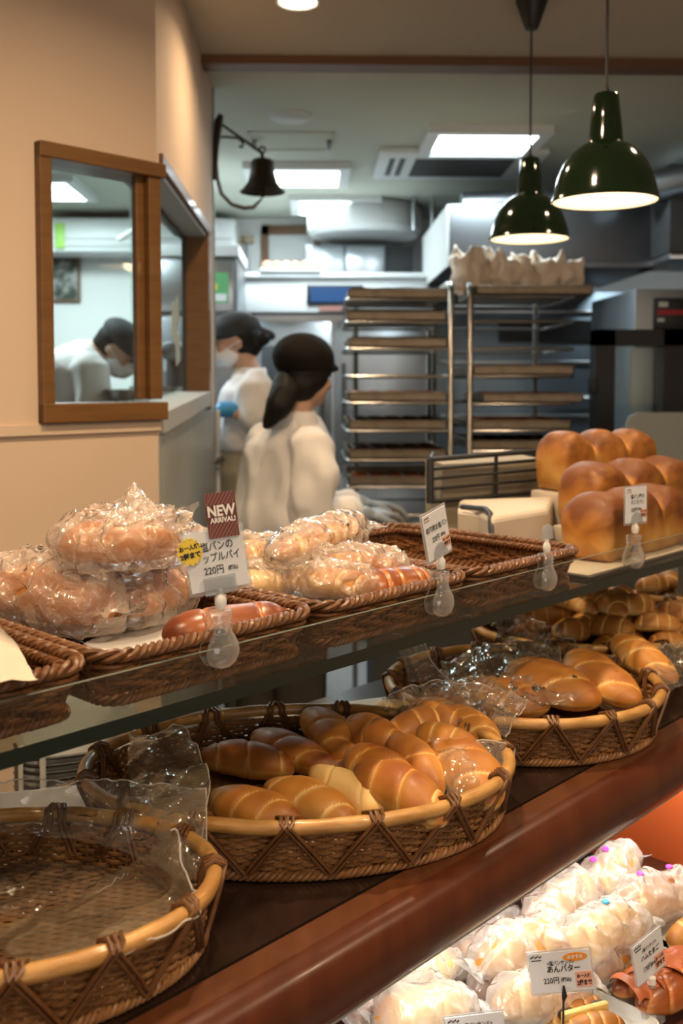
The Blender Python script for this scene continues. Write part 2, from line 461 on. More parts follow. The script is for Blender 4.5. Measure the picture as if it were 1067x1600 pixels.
MB().box((XW-.086, YK+.10, ZH-.024), (XW-.074, 3.56, ZH-.012)).box((XW-.086, 3.55, ZS0), (XW-.074, 3.56, ZH-.012)).obj('gasket', m_dgrey, w2, smooth=False)

# downlights in the shop ceiling
m_lens = emit('downlight_lens', (1, .80, .55), 22)
for i, (x, y) in enumerate(SPOTS):
    t = thing('downlight', 'round warm recessed downlight in the beige shop ceiling, beside the dark trim' if i == 0 else 'round recessed downlight further along the shop ceiling', 'ceiling light', T((x, y, CEIL)), 'shop ceiling downlights')
    MB().lathe([(.054, .004), (.062, -.002), (.064, -.006), (.058, -.008), (.052, -.004)], 32, closed=True).obj('trim_ring', m_white, t)
    MB().lathe([(0, -.003), (.053, -.003), (.053, .002), (0, .002)], 32).obj('lens', m_lens, t)

# ================================================================ THE KITCHEN
m_tube = emit('fluorescent_diffuser', (.86, .96, 1.0), 7)
for i, (x, y, sx, sy) in enumerate(PANELS+PANELS2):
    lab = ['square fluorescent ceiling panel beside the air conditioner cassette', 'fluorescent ceiling panel directly behind the bronze bell', 'farthest fluorescent ceiling panel, above the round hood'][i] if i < 3 else 'fluorescent kitchen ceiling panel away from the three central ones'
    t = thing('ceiling_light_panel', lab, 'ceiling light', T((x, y, CEIL)), 'kitchen ceiling panels')
    a, b, w = sx/2, sy/2, .055
    m = MB(); m.box((-a-w, -b-w, -.035), (a+w, -b, 0)); m.box((-a-w, b, -.035), (a+w, b+w, 0)); m.box((-a-w, -b, -.035), (-a, b, 0)); m.box((a, -b, -.035), (a+w, b, 0))
    m.obj('frame', m_white, t, smooth=False)
    m = MB()
    m.grid(lambda u, v: ((u-.5)*sx, (v-.5)*sy, -.012-.012*abs(sin(u*3*pi))), 37, 2)
    m.obj('diffuser', m_tube, t)
t = thing('air_conditioner', 'white ceiling cassette air conditioner with dark grille', 'air conditioner', T((.71, 5.02, CEIL)))
m = MB(); m.box((-.40, -.30, -.03), (.40, .30, 0), 0, None, .008); m.obj('panel', m_white, t)
m = MB()
for k in range(26): m.box((-.22, -.20+k*.016, -.034), (.26, -.20+k*.016+.008, -.029))
m.obj('grille', m_dgrey, t, smooth=False)
for k in range(2):
    m = MB(); m.box((-.345+k*.05, -.19, -.033), (-.318+k*.05, .19, -.028)); m.obj('louver', m_black, t)
t = thing('smoke_detector', 'small round white detector on the kitchen ceiling', 'smoke detector', T((-.095, 4.19, CEIL)))
MB().lathe([(0, -.02), (.07, -.02), (.085, -.008), (.09, 0)], 28).obj('housing', m_offwh, t)
t = thing('ceiling_hatch', 'faint square access hatch in the kitchen ceiling above the bell', 'hatch', T((-.1, 4.62, CEIL)))
m = MB()
for a in (-.19, .18): m.box((a, -.17, -.006), (a+.01, .17, 0))
for a in (-.17, .16): m.box((-.19, a, -.006), (.19, a+.01, 0))
m.obj('frame', m_kceil, t, smooth=False)
for k in (-.17, .17):
    m = MB(); m.box((k-.01, -.02, -.04), (k+.01, .02, 0), 0, None, .003); m.obj('latch', m_steel_d, t)

# bakery oven at the back: white hood panel, blue screen, steel doors
t = thing('bakery_oven', 'large steel bakery oven with white upper panel and blue screen', 'oven', T((0, 5.8, 0)))
m = MB(); m.box((-.45, 0, .12), (.66, .85, 1.90)); m.obj('body', m_steel, t)
m = MB(); m.box((-.445, -.10, 1.905), (.66, .85, 2.115), 0, None, .01); m.obj('hood_panel', m_white, t)
m = MB(); m.box((-.45, -.13, 2.10), (.67, .86, 2.13), 0, None, .004); m.obj('top_edge', m_white, t)
m = MB(); m.box((-.04, -.115, 1.95), (.28, -.098, 2.06), 0, None, .004); m.obj('screen_bezel', m_black, t)
MB().box((-.02, -.119, 1.965), (.265, -.114, 2.048)).obj('screen', emit('blue_screen', (.012, .11, .36), .6), t)
m = MB(); m.box((.03, -.112, 1.915), (.2, -.10, 1.94)); m.obj('nameplate', mat('dull_red_plate', (.35, .16, .13), .5), t)
for k, (a, b) in enumerate(((-.44, .10), (.12, .65))):
    d = MB().box((a, -.03, 1.0), (b, 0, 1.86), 0, None, .006).obj('door', m_steel, t)
    if k == 0:
        MB().box((-.30, -.036, 1.30), (-.02, -.028, 1.72), 0, None, .01).obj('window', m_dgrey, d)
    MB().tube([(b-.05 if k == 0 else a+.05, -.07, 1.25), (b-.05 if k == 0 else a+.05, -.07, 1.62)], .012).box((b-.06 if k == 0 else a+.04, -.07, 1.27), (b-.04 if k == 0 else a+.06, -.02, 1.29)).obj('handle', m_chrome, d)
    MB().box((a, -.03, .14), (b, 0, .97), 0, None, .006).obj('lower_door', m_steel, t)
# tray of buns on the oven
m_bun = mat('pale_bun', (.62, .36, .20), .5)
t = thing('oven_top_tray', 'white tray lying on top of the bakery oven', 'tray', T((-.13, 5.75, 2.131)))
MB().box((-.17, -.10, 0), (.17, .12, .022), 0, None, .006).obj('pan', m_white, t)
for k in range(6):
    o = MB().lathe([(0, 0), (.026, .004), (.032, .018), (.025, .036), (.012, .045), (0, .047)], 16).obj('bun', m_bun)
    o.location = (-.265+k*.054, 5.72+.012*(k % 2), 2.154)
    tag(o, 'small pale bun in the row on the oven-top tray', 'bun', 'buns on the oven top')
# round exhaust hood and ducts above
t = thing('exhaust_hood', 'round steel exhaust hood hanging under the far kitchen ceiling', 'hood', T((.32, 6.3, 0)))
MB().lathe([(.0, CEIL-.01), (.34, CEIL-.01), (.36, CEIL-.05), (.36, CEIL-.16), (.33, CEIL-.19), (.30, CEIL-.17), (0, CEIL-.15)], 40).obj('ring', m_offwh, t)
for a in (.27, .38):
    MB().tube([(a, -.34, CEIL), (a, -.36, CEIL-.2)], .012).obj('hanger', m_steel, t)
t = thing('duct_cabinet', 'pale steel two-panel casing standing above the oven', 'cabinet', T((.20, 6.45, 2.131)))
MB().box((-.26, 0, 0), (.26, .3, .26), 0, None, .006).obj('casing', m_steel_d, t)
for a in (-.25, .01): MB().box((a, -.01, .01), (a+.24, 0, .25), 0, None, .004).obj('panel', m_steel, t)
MB().box((.262, .02, 0), (.44, .3, .26)).obj('side_box', m_dgrey, t)
d1 = structure(thing('door_1', None, None, T((-.15, YB, 0))))
MB().box((-.20, -.03, 0), (-.15, 0, 2.56)).box((.15, -.03, 0), (.20, 0, 2.56)).box((-.2, -.03, 2.50), (.2, 0, 2.56)).obj('door_frame', m_beam, d1, smooth=False)
MB().box((-.15, -.02, 0), (.15, -.004, 2.5)).obj('door_leaf', m_offwh, d1)
for x, z0, lab in ((-.52, 2.0, 'thin grey pipe on the back wall, left of the brown-framed door'), (-.44, 1.6, 'thin grey pipe on the back wall, next to the brown door frame')):
    t = thing('wall_pipe', lab, 'pipe', T((x, YB-.03, 0)))
    MB().tube([(0, 0, z0), (0, 0, 2.46)], .012).obj('pipe', m_steel_d, t)
    MB().lathe([(0, 2.44), (.04, 2.44), (.045, 2.49), (0, 2.5)], 16).obj('fitting', m_kraft, t)

# proofer cabinet behind the end of the side wall
t = thing('proofer_cabinet', 'grey steel proofing cabinet with a green and white notice', 'cabinet', T((-.63, 5.0, 0)))
MB().box((-.22, 0, .1), (.25, .62, 2.13), 0, None, .01).obj('body', m_steel_d, t)
MB().box((-.24, -.02, 2.13), (.26, .62, 2.19), 0, None, .006).obj('top', m_white, t)
dd = MB().box((-.21, -.025, 1.05), (.235, 0, 1.83), 0, None, .006).obj('door', m_steel_d, t)
MB().tube([(-.10, -.06, 1.62), (-.06, -.06, 1.62), (-.055, -.06, 1.57), (-.10, -.06, 1.565)], .008, closed=True).obj('handle', m_white, dd)
MB().box((-.21, -.025, 1.86), (.235, 0, 2.11), 0, None, .006).obj('upper_panel', m_steel, t)
MB().box((.10, -.029, 1.90), (.21, -.024, 2.05)).obj('notice', mat('notice_green', (.13, .42, .16), .6), t)
MB().box((.105, -.031, 1.965), (.155, -.028, 1.995)).obj('label', mat('notice_yellow', (.75, .7, .1), .6), t)
MB().box((.11, -.031, 1.91), (.20, -.028, 1.945)).obj('label', m_white, t)
# things seen through the two windows
t = thing('extractor_unit', 'long white wall unit under the kitchen ceiling seen through the window', 'air conditioner', T((-1.45, 6.45, 0)))
MB().box((-.30, 0, 2.34), (.95, .32, 2.56), 0, None, .02).obj('casing', m_white, t)
MB().box((-.28, -.012, 2.37), (.93, .01, 2.40), 0, None, .004).box((-.28, -.012, 2.42), (.93, .01, 2.43)).obj('vent', m_offwh, t)
MB().box((-.19, -.016, 2.36), (-.13, -.001, 2.52), 0, None, .005).obj('tag', mat('lime_tag', (.35, .65, .12), .5), t)
t = thing('notice_board', 'dark framed picture on the white kitchen wall, under the wall unit', 'picture', T((-1.72, YB-.03, 2.20)))
MB().box((-.16, 0, -.15), (.16, .028, .15)).obj('frame', m_beam, t)
m_pic = mat('dark_picture', (.02, .035, .02), .5, c2=(.32, .32, .30), ns=12, lo=.45, hi=.6)
MB().box((-.145, -.004, -.135), (.145, .001, .135)).obj('picture', m_pic, t)
t = thing('white_hose', 'white hose arching between the wall unit and the steel cabinet', 'hose', T((-.70, 4.92, 0)))
MB().tube([(-.25+.3*k/12, .0, 2.2+.1*sin(pi*.62*k/12)) for k in range(13)], .014).obj('hose', m_white, t)
structure(MB().box((-2.4, 3.5, 0), (-.52, 4.95, .40)).obj('floor_raised', m_floor, smooth=False))
t = thing('work_table', 'steel kitchen work table behind the window', 'table', T((-.67, 4.15, .20)))
MB().box((-.17, -.30, 1.19), (.17, .30, 1.23), 0, None, .006).obj('top', m_steel, t)
for a in (-.14, .14):
    for b in (-.26, .26): MB().tube([(a, b, .2), (a, b, 1.19)], .02).obj('leg', m_steel_d, t)
def bowl(x, y, z, r, lab):
    o = MB().lathe([(0, .004), (r*.6, .006), (r*.97, r*.6), (r*1.05, r*.62), (r*1.05, r*.65), (r*.95, r*.62), (r*.55, .012), (0, .010)], 28).obj('mixing_bowl', m_chrome)
    o.location = (x, y, z); tag(o, lab, 'bowl')
bowl(-.60, 4.02, 1.431, .09, 'shiny steel mixing bowl behind the side window, nearest the post')
bowl(-.585, 4.22, 1.431, .08, 'small steel bowl behind the side window, farther back')
bowl(-.755, 4.00, 1.431, .075, 'steel bowl on the table in front of the bending baker')
t = thing('kitchen_scale', 'small kitchen scale with a bright blue display on the steel table', 'scale', T((-.705, 4.25, 1.431)))
MB().box((-.07, -.06, 0), (.07, .06, .03), 0, None, .006).box((-.065, -.055, .05), (.065, .055, .06)).box((-.03, -.03, .03), (.03, .03, .05)).obj('base', m_dgrey, t)
MB().box((-.05, .055, .03), (.05, .07, .13), 0, None, .004).obj('display', emit('scale_display', (.25, .6, .8), .5), t)
t = thing('mixer', 'dark grey dough mixer beside the bending baker', 'mixer', T((-.60, 4.40, 1.431)))
MB().lathe([(0, 0), (.09, 0), (.10, .02), (.05, .04), (.045, .18), (0, .18)], 20).obj('base', m_dgrey, t)
MB().box((-.05, -.16, .17), (.05, .08, .25), 0, None, .03).obj('head', m_steel_d, t)
m_pap = m_paper
for k, (y, z, w, h) in enumerate(((3.42, 1.62, .10, .10), (3.36, 1.70, .12, .12), (3.45, 1.75, .07, .09))):
    o = MB().box((-.001, -w/2, -h/2), (.001, w/2, h/2)).obj('paper_note', m_pap)
    o.location = (XW-.0845-.002*k, y, z); o.rotation_euler = (radians((12, -18, 30)[k]), 0, 0)
    tag(o, ['lowest white paper note stuck inside the side window', 'wide white paper note stuck inside the side window', 'small tilted paper note at the top of those in the side window'][k], 'paper note')

# ---- right-hand hoods, ovens
t = thing('range_hood', 'big dark steel range hood behind the two green lamps', 'hood', T((0, 4.8, 0)))
MB().box((.65, 0, 2.07), (1.70, 1.1, 2.36), 0, None, .006).obj('canopy', m_hood, t)
MB().box((.64, .02, 2.065), (.652, 1.1, 2.36)).obj('lit_side', m_offwh, t)  # off-white puts the light on the hood's flank into its colour
MB().box((.66, -.012, 2.06), (1.70, .02, 2.085), 0, None, .003).obj('lip', m_steel_d, t)
MB().tube([(.75, .3, 2.41), (1.5, .3, 2.44)], .06, 14).obj('duct', m_steel_d, t)
t = thing('exhaust_duct', 'grey duct slanting under the ceiling at the far right', 'duct', T((1.5, 4.35, 2.45)))
MB().tube([(-.05, .34, -.06), (.9, -.4, .08)], .07, 18).obj('duct', m_steel_d, t)
t = thing('wall_cupboard', 'dark cupboard hanging at the right beyond the green lamps', 'cupboard', T((1.62, 4.55, 0)))
MB().box((.0, 0, 2.10), (1.0, .5, 2.5), 0, None, .006).obj('body', m_dgrey, t)
MB().box((0, -.012, 2.07), (1.0, .5, 2.095), 0, None, .003).obj('light_rail', m_steel, t)
t = thing('deck_oven', 'tall steel deck oven behind the right rack', 'oven', T((0, 5.95, 0)))
MB().box((.70, 0, .1), (2.25, .75, 2.05), 0, None, .006).obj('body', mat('blue_grey_steel', (.22, .27, .32), .35, .8), t)
for z in (1.92, 1.62, 1.30, 1.0): MB().box((.75, -.03, z), (2.2, .0, z+.02), 0, None, .004).obj('ledge', m_steel, t)
MB().box((1.1, -.02, 1.75), (1.72, 0, 1.88)).obj('oven_window', m_black, t)
MB().box((1.75, -.02, 1.72), (1.98, 0, 1.88)).obj('steel_panel', m_steel, t)
for z in (1.42, 1.18): MB().tube([(1.3, -.06, z), (2.0, -.06, z)], .012).obj('handle', m_chrome, t)
t = thing('glass_door_oven', 'black framed glass door oven at the right edge', 'oven', T((0, 4.30, 0)))
m = MB(); m.box((1.21, -.03, 1.28), (1.295, .06, 1.735)); m.box((1.21, -.03, 1.665), (1.75, .06, 1.735)); m.box((1.505, -.03, 1.28), (1.75, .06, 1.735)); m.box((1.21, -.03, 1.24), (1.75, .06, 1.30))
m.obj('door_frame', m_black, t, smooth=False)
MB().box((1.29, 0, 1.29), (1.51, .012, 1.67)).obj('pane', m_glass, t)
MB().box((1.185, -.06, 1.46), (1.215, .0, 1.53), 0, None, .006).obj('handle', m_black, t)
MB().box((1.42, .1, .1), (2.1, .8, 1.92), 0, None, .006).obj('body', m_steel_d, t)
MB().box((1.50, .085, 1.74), (1.75, .1, 1.88), 0, None, .003).obj('control_panel', m_black, t)
MB().box((1.515, .082, 1.805), (1.70, .086, 1.828)).obj('red_label', mat('red_label', (.45, .02, .03), .5), t)
MB().box((1.515, .082, 1.775), (1.545, .086, 1.79)).box((1.52, .082, 1.84), (1.56, .086, 1.862)).obj('display', m_white, t)
MB().box((1.40, .088, .95), (1.78, .1, 1.66)).obj('inner_panel', m_steel, t)
t = thing('grey_partition', 'low grey partition panel behind the loaves', 'partition', T((0, 3.5, 0)))
MB().prism([(1.10, .0), (1.8, .0), (1.8, 1.40), (1.14, 1.40), (1.11, 1.385), (1.10, 1.36)], 0, .02, 0, RX(pi/2)).obj('panel', mat('grey_green_panel', (.20, .215, .20), .6), t)

# ---- bakery racks with trays
bunM = []
def flat_bun(seed, L=.10, W=.06, H=.035):
    m = MB(); rnd = random.Random(seed)
    def fn(u, v):
        a = 2*pi*u; t_ = v*pi
        r = sin(t_)**.8
        p = Vector((L/2*r*cos(a), W/2*r*sin(a), H*(.5-.5*cos(t_))**.8 if True else 0))
        p.z = H*max(0, cos(t_/2))
        k = fbm(p+Vector((seed, 0, 0)), 30)*.006
        return p+Vector((k, k, k))
    m.grid(fn, 16, 8, cu=True)
    return m
m_b1 = mat('amber_bake', (.42, .16, .04), .5, c2=(.30, .09, .02), ns=30)
m_b2 = mat('chocolate_bake', (.035, .018, .012), .4, c2=(.06, .028, .016), ns=30)
m_b3 = mat('orange_bake', (.55, .16, .03), .5, c2=(.30, .06, .015), ns=25)
def rack(name, label, X0, X1, Y0, Y1, ztop, rails, posts):
    t = thing(name, label, 'rack')
    for x, y in posts:
        pts = [(x, y, .06), (x, y, ztop-.04), (x, y+(.03 if y == Y0 else -.03), ztop-.008), (x, y+(.09 if y == Y0 else -.09), ztop)]
        MB().tube(pts, .0125, 10).obj('post', m_chrome, t)
        MB().tube([(x, y-.012, .035), (x, y+.012, .035)], .035, 16).obj('caster', m_black, t)
    x = posts[0][0]; MB().tube([(x, Y0+.09, ztop), (x, Y1-.09, ztop)], .0125, 10).obj('top_bar', m_chrome, t)
    for z in rails:
        a, c = (X1, X0) if posts[0][0] == X1 else (X0, X1); e = .012 if c > a else -.012
        MB().tube([(a, Y0+.012, z), (c-2*e, Y0+.012, z), (c-e*.6, Y0+.016, z), (c, Y0+.03, z), (c, Y1-.03, z), (c-e*.6, Y1-.016, z), (c-2*e, Y1-.012, z), (a, Y1-.012, z)], .0065, 8).obj('rail', m_chrome, t)
    return t
def tray_thing(label, x, y, z, w, d, group):
    t = thing('baking_tray', label, 'tray', T((x, y, z)), group)
    m = MB(); h = .032
    m.box((-w/2, -d/2, 0), (w/2, d/2, .004)); m.box((-w/2, -d/2, 0), (w/2, -d/2+.004, h)); m.box((-w/2, d/2-.004, 0), (w/2, d/2, h)); m.box((-w/2, -d/2, 0), (-w/2+.004, d/2, h)); m.box((w/2-.004, -d/2, 0), (w/2, d/2, h))
    m.tube([(-w/2, -d/2, h), (w/2, -d/2, h), (w/2, d/2, h), (-w/2, d/2, h)], .004, 6, True)
    m.obj('pan', m_tin, t, smooth=False)
    return t
YR = 4.0
def zy(y, Y=YR): return hY(620, y, Y).z
RX0, RX1 = hY(541, 600, YR).x, hY(704, 600, YR).x
SX0, SX1 = hY(734, 600, YR).x, hY(897, 600, YR).x
railsL = [zy(v) for v in (468, 503, 545, 588, 630, 674, 720, 762, 806)]
railsR = [zy(v) for v in (462, 502, 545, 588, 632, 674, 706, 750)]
rack('bakery_rack', 'chrome bakery rack nearest the woman, seven trays of bread on it', RX0, RX1, YR, YR+.58, zy(440), railsL, [(RX1, YR), (RX1, YR+.58), (RX0+.06, YR+.58)])
rack('bakery_rack', 'chrome bakery rack in front of the deck oven, paper parcels on top', SX0, SX1, YR, YR+.58, zy(440), railsR, [(SX0, YR), (SX0, YR+.58), (SX1-.03, YR+.58)])
bun_protos = [flat_bun(3).obj('bread_bun', m_b1), flat_bun(5, .11, .07, .04).obj('bread_bun', m_b2), flat_bun(9, .10, .07, .03).obj('bread_bun', m_b3)]
used = [False]*3
def buns_on(x, y, z, w, kind, label, group, n=5, rows=2):
    for r in range(rows):
        for k in range(n):
            p = bun_protos[kind]
            o = p if not used[kind] else p.copy()
            if used[kind]: COL.objects.link(o)
            used[kind] = True
            o.location = (x-w/2+.05+(w-.10)*k/(n-1), y-.12+r*.16+random.uniform(-.01, .01), z+.0055)
            o.rotation_euler = (0, 0, pi/2+random.uniform(-.3, .3))
            tag(o, label, 'bread', group)
W0 = RX1-RX0
ordn = ['top', 'second', 'third', 'fourth', 'fifth', 'sixth', 'lowest']
for k, (ri, dx, kind) in enumerate(((0, 0, None), (1, -.006, None), (2, .0, None), (4, .0, 0), (5, .0, 1), (6, .0, 1), (7, .0, 2))):
    z = railsL[ri]+.008
    tray_thing('%s baking tray of the rack nearest the woman' % ordn[k], (RX0+RX1)/2+dx, YR+.29, z, W0-.02, .54, 'trays on the left rack')
    if kind is None:
        o = MB().grid(lambda u, v: ((u-.5)*(W0-.04), (v-.5)*.5, .036*abs(2*v-1)**3+.006+.004*noise.noise(Vector((u*6, v*6, k)))), 14, 14).obj('baking_paper', m_kraft)
        o.location = ((RX0+RX1)/2+dx, YR+.29, z+.001)
        tag(o, 'brown baking paper lining the %s tray of the rack nearest the woman' % ordn[k], 'baking paper')
    else:
        buns_on((RX0+RX1)/2+dx, YR+.25, z, W0-.02, kind, ['amber buns on the fourth tray of the rack nearest the woman', 'dark glazed bread on the fifth or sixth tray of the rack nearest the woman', 'orange topped bread on the lowest tray of the rack nearest the woman'][kind], ['amber buns on rack tray', 'dark bread on rack trays', 'orange bread on rack tray'][kind])
ordr = ['upper', 'middle', 'lower', 'lowest']
for k, (ri, dx, kind) in enumerate(((3, .01, 0), (4, .05, 0), (5, .0, 0), (6, .0, 1))):
    z = railsR[ri]+.008
    tray_thing('%s of the four bread trays on the rack by the deck oven' % ordr[k], (SX0+SX1)/2+dx, YR+.29, z, W0-.01, .54, 'trays on the right rack')
    buns_on((SX0+SX1)/2+dx, YR+.25, z, W0-.02, kind, ['golden flat bread on a tray of the rack by the deck oven', 'dark bread on the lowest tray of the rack by the deck oven'][kind], ['flat bread on the right rack', 'dark bread on the right rack'][kind])
# top tray with paper-wrapped bread
zt = railsR[0]+.008
tray_thing('tray on top of the right rack holding the white paper parcels', hY(836, 455, YR).x, YR+.26, zt, .47, .5, 'trays on the right rack')
m_wrap = mat('translucent_paper', (.82, .70, .58), .7)
def parcel(label, px, dy, h, seed, tilt):
    x = hY(px, 430, YR).x
    t = thing('paper_parcel', label, 'wrapped bread', T((x, YR+.13+dy, zt+.012)) @ RZ(tilt), 'paper parcels on the rack')
    m = MB()
    def fn(u, v):
        a = 2*pi*u
        k = min(1, v*1.9)
        r = .060*(.70+.42*sin(pi*(.18+.62*v)))*(1+.10*sin(3*a+seed)+.13*sin(5*a+2*seed)*v)
        if v > .80: r *= 1-(v-.80)*2.2
        z = h*(v if v < .84 else .84-(v-.84)*1.3)*(1+.17*sin(2*a+seed*1.7)*v+.07*sin(5*a+seed)*v)
        p = Vector((r*cos(a)*1.05, r*sin(a), z))
        return p+noise.noise_vector(p*24+Vector((seed, 0, 0)))*.017+noise.noise_vector(p*55+Vector((seed, 0, 0)))*.006
    m.grid(fn, 34, 18, cu=True)
    m.obj('wrapper', m_wrap, t, smooth='all')
    o = flat_bun(seed, .10, .08, .07).obj('bun', m_b1, t); o.location = (0, 0, .002)
for k, (px, dy, h, lab) in enumerate(((738, .02, .125, 'tallest paper parcel at the end of the row nearest the rack posts'), (768, .08, .12, 'second paper parcel in the row from the rack posts'), (800, .02, .105, 'third paper parcel along the row, open towards the front'), (836, .06, .11, 'fourth paper parcel along the row from the rack posts'), (868, .03, .11, 'fifth paper parcel along the row, with a pointed top'), (902, .05, .09, 'last small paper parcel at the far end of the row'))):
    parcel(lab, px, dy, h*1.72, 1.3*k+2, .5*k)

# gas pipe at the wall end
t = thing('gas_pipe', 'white pipe with a grey valve at the end of the side wall', 'pipe', T((hY(339, 700, 3.84).x, 3.84, 0)))
MB().tube([(0, 0, 0), (0, 0, 1.36)], .012).obj('pipe', m_white, t)
MB().box((-.03, -.02, 1.24), (.012, .02, 1.40), 0, None, .004).obj('cover_box', m_offwh, t)
MB().tube([(-.005, -.03, 1.20), (.03, -.03, 1.22)], .012).lathe([(0, -.02), (.018, -.015), (.018, .015), (0, .02)], 14, 0, T((.005, -.02, 1.20))).obj('valve', m_chrome, t)

# work table behind the counter with baking paper
t = thing('back_counter', 'steel work table beside the woman, below the racks', 'table', T((.62, 3.35, 0)))
MB().box((-.45, -.22, .93), (.44, .25, .96), 0, None, .004).obj('top', m_steel_d, t)
MB().box((-.43, -.20, .1), (.42, .23, .93)).obj('cabinet', m_dgrey, t)
o = MB().grid(lambda u, v: ((u-.5)*.30, (v-.5)*.30, .02+.05*u*u+.008*noise.noise(Vector((u*5, v*5, 0)))), 12, 12).obj('baking_paper', m_kraft)
o.location = (.37, 3.33, .985); tag(o, 'sheet of brown baking paper under the woman\'s gloved hands', 'baking paper')

# bell on the wall end
bx, by = hY(410, 270, 4.0).x, 4.0
zb = lambda y: hY(410, y, by).z
t = thing('bell', 'dark bronze bell on a curved wall bracket at the wall end', 'bell', T((bx, by, 0)))
R = hY(446, 300, by).x-bx
zr, zt_ = zb(301), zb(247)
H = zt_-zr
MB().lathe([(0, zt_), (R*.38, zt_-.005), (R*.50, zt_-H*.12), (R*.54, zt_-H*.45), (R*.66, zt_-H*.72), (R*.86, zt_-H*.90), (R, zr+.003), (R*.98, zr), (R*.8, zr+H*.10), (R*.5, zr+H*.3), (R*.42, zt_-H*.2), (0, zt_-.015)], 40).obj('bell_body', m_bronze, t)
MB().tube([(0, 0, zr+H*.3), (0, 0, zr-.008)], .004).lathe([(0, -.014), (.010, -.008), (.010, .006), (0, .012)], 14, 0, T((0, 0, zr-.008))).obj('clapper', m_bronze, t)
MB().tube([(0, 0, zt_), (0, 0, zt_+.02)], .008).tube([(.012*cos(a), 0, zt_+.032+.012*sin(a)) for a in [k*2*pi/14-1.9 for k in range(13)]], .0035, 8).obj('hanger', m_bronze, t)
xw = XW+.004-bx; yo = YE-by
br = MB()
br.tube([(xw+.006, yo-.03, zb(300)), (xw+.012, yo-.025, zb(250)), (xw+.022, yo-.02, zb(212)), (xw+.03, yo-.02, zb(203))], [.008, .012, .016, .010], 10)
br.tube([(xw+.02, yo-.02, zb(214)), (xw*.66, yo*.6, zb(217)), (xw*.35, yo*.35, zb(228)), (0, 0, zt_+.018)], .006, 8)
br.tube([(xw+.012, yo-.02, zb(236)), (xw*.75, yo*.7, zb(228)), (xw*.5, yo*.5, zb(226)), (xw*.40, yo*.4, zb(232)), (xw*.43, yo*.4, zb(238)), (xw*.5, yo*.4, zb(236))], .005, 8)
br.obj('bracket', m_bronze, t)
MB().tube([(xw+.012, yo-.02, zb(270)), (xw+.015, yo-.02, zb(298)), (xw*.86, yo*.8, zb(315)), (xw*.66, yo*.6, zb(328)), (xw*.4, yo*.4, zb(331)), (xw*.2, yo*.2, zb(327)), (xw*.02, 0, zb(311))], [.006, .007, .007, .007, .008, .008, .004], 10).obj('pull_cord', mat('brown_cord', (.10, .055, .025), .7), t)

# pendant lamps
def pendant(label, rim_px, rim_py, dia, Y, group=None, M=None):
    P = hY(rim_px, rim_py, Y); r = dia/2
    t = thing('pendant_lamp', label, 'lamp', T(P))
    sh = [(r*1.0, -.003), (r*1.03, 0), (r*1.0, .006), (r*.965, r*.20), (r*.90, r*.45), (r*.80, r*.68), (r*.64, r*.90), (r*.46, r*1.04), (r*.335, r*1.10), (r*.325, r*1.13), (r*.29, r*1.5), (r*.235, r*1.98), (r*.21, r*2.02), (0, r*2.03)]
    inn = [(r*.98, -.001), (r*.955, .006), (r*.935, r*.2), (r*.87, r*.43), (r*.77, r*.66), (r*.6, r*.88), (r*.3, r*1.05), (0, r*1.07)]
    MB().lathe(sh, 56, caps=False).obj('lamp_shade', m_green, t)
    MB().lathe(inn, 48, caps=False).obj('shade_lining', mat('cream_lining', (.85, .80, .68), .5), t, fix=True)
    MB().lathe([(0, r*.18), (r*.16, r*.24), (r*.26, r*.45), (r*.22, r*.66), (r*.10, r*.84), (r*.10, r*1.0), (0, r*1.0)], 24).obj('bulb', emit('warm_bulb', (1, .80, .52), 14), t)
    top = CEIL-P.z
    MB().tube([(0, 0, r*2.02), (0, 0, top-.07)], .0035, 8).lathe([(0, r*2.0), (.010, r*2.0), (.008, r*2.12), (0, r*2.13)], 12).obj('cord', m_black, t)
    MB().lathe([(0, top-.085), (.018, top-.083), (.024, top-.07), (.046, top-.006), (.046, top), (0, top)], 28).obj('ceiling_rose', m_black, t)
    lamp('pendant_glow', 'POINT', (P.x, P.y, P.z+r*.1), .5, (1, .74, .44), .03)
pendant('nearer and larger-looking dark green enamel pendant lamp', 945, 314, .23, 2.21)
pendant('dark green pendant lamp above the paper parcels, farther back', 827, 373, .23, 2.93)

# ================================================================ THE DISPLAY COUNTER
ZM, ZU, ZL = .94, 1.17, .62                 # wood shelf, glass shelf, lower case shelf
QM = sq(hz(533, 1458, ZM))[1]               # front edge of the wooden shelf
QG = sq(hz(533, 1024, ZU))[1]               # front edge of the glass shelf
QBK = QM+.55
SA, SB = -.7, 2.6
def cbox(mb, sa, sb, qa, qb, za, zb, mi=0, bevel=0): return mb.box((sa, qa, za), (sb, qb, zb), mi, CROT, bevel)
ct = thing('display_counter', 'dark cherry wood bakery counter with rounded front rail and lit lower case', 'counter')
cbox(MB(), SA, SB, QM+.042, QBK, ZM-.03, ZM).obj('table_top', m_table, ct, smooth=False)
cbox(MB(), SA, SB, QM+.004, QM+.038, ZM-.03, ZM+.001, 0, .002).obj('edge_strip', m_brown2, ct, smooth=False)
cbox(MB(), SA, SB, QM+.037, QM+.043, ZM-.03, ZM-.003).obj('seam', m_black, ct, smooth=False)
prof = [(0.006, ZM+.001)]+[(.004-.034*sin(a), ZM-.040+.041*cos(a)) for a in [k*pi/14 for k in range(15)]]+[(.02, ZM-.081), (.03, ZM-.03)]
m = MB(); n = len(prof)
for s_ in (SA, SB): m.v += [tuple(cp(s_, QM+a, b)) for a, b in prof]
m.f += [(i, (i+1) % n, n+(i+1) % n, n+i) for i in range(n)]+[tuple(range(n)), tuple(range(2*n-1, n-1, -1))]; m.m = [0]*len(m.f)
m.obj('front_rail', m_brown, ct)
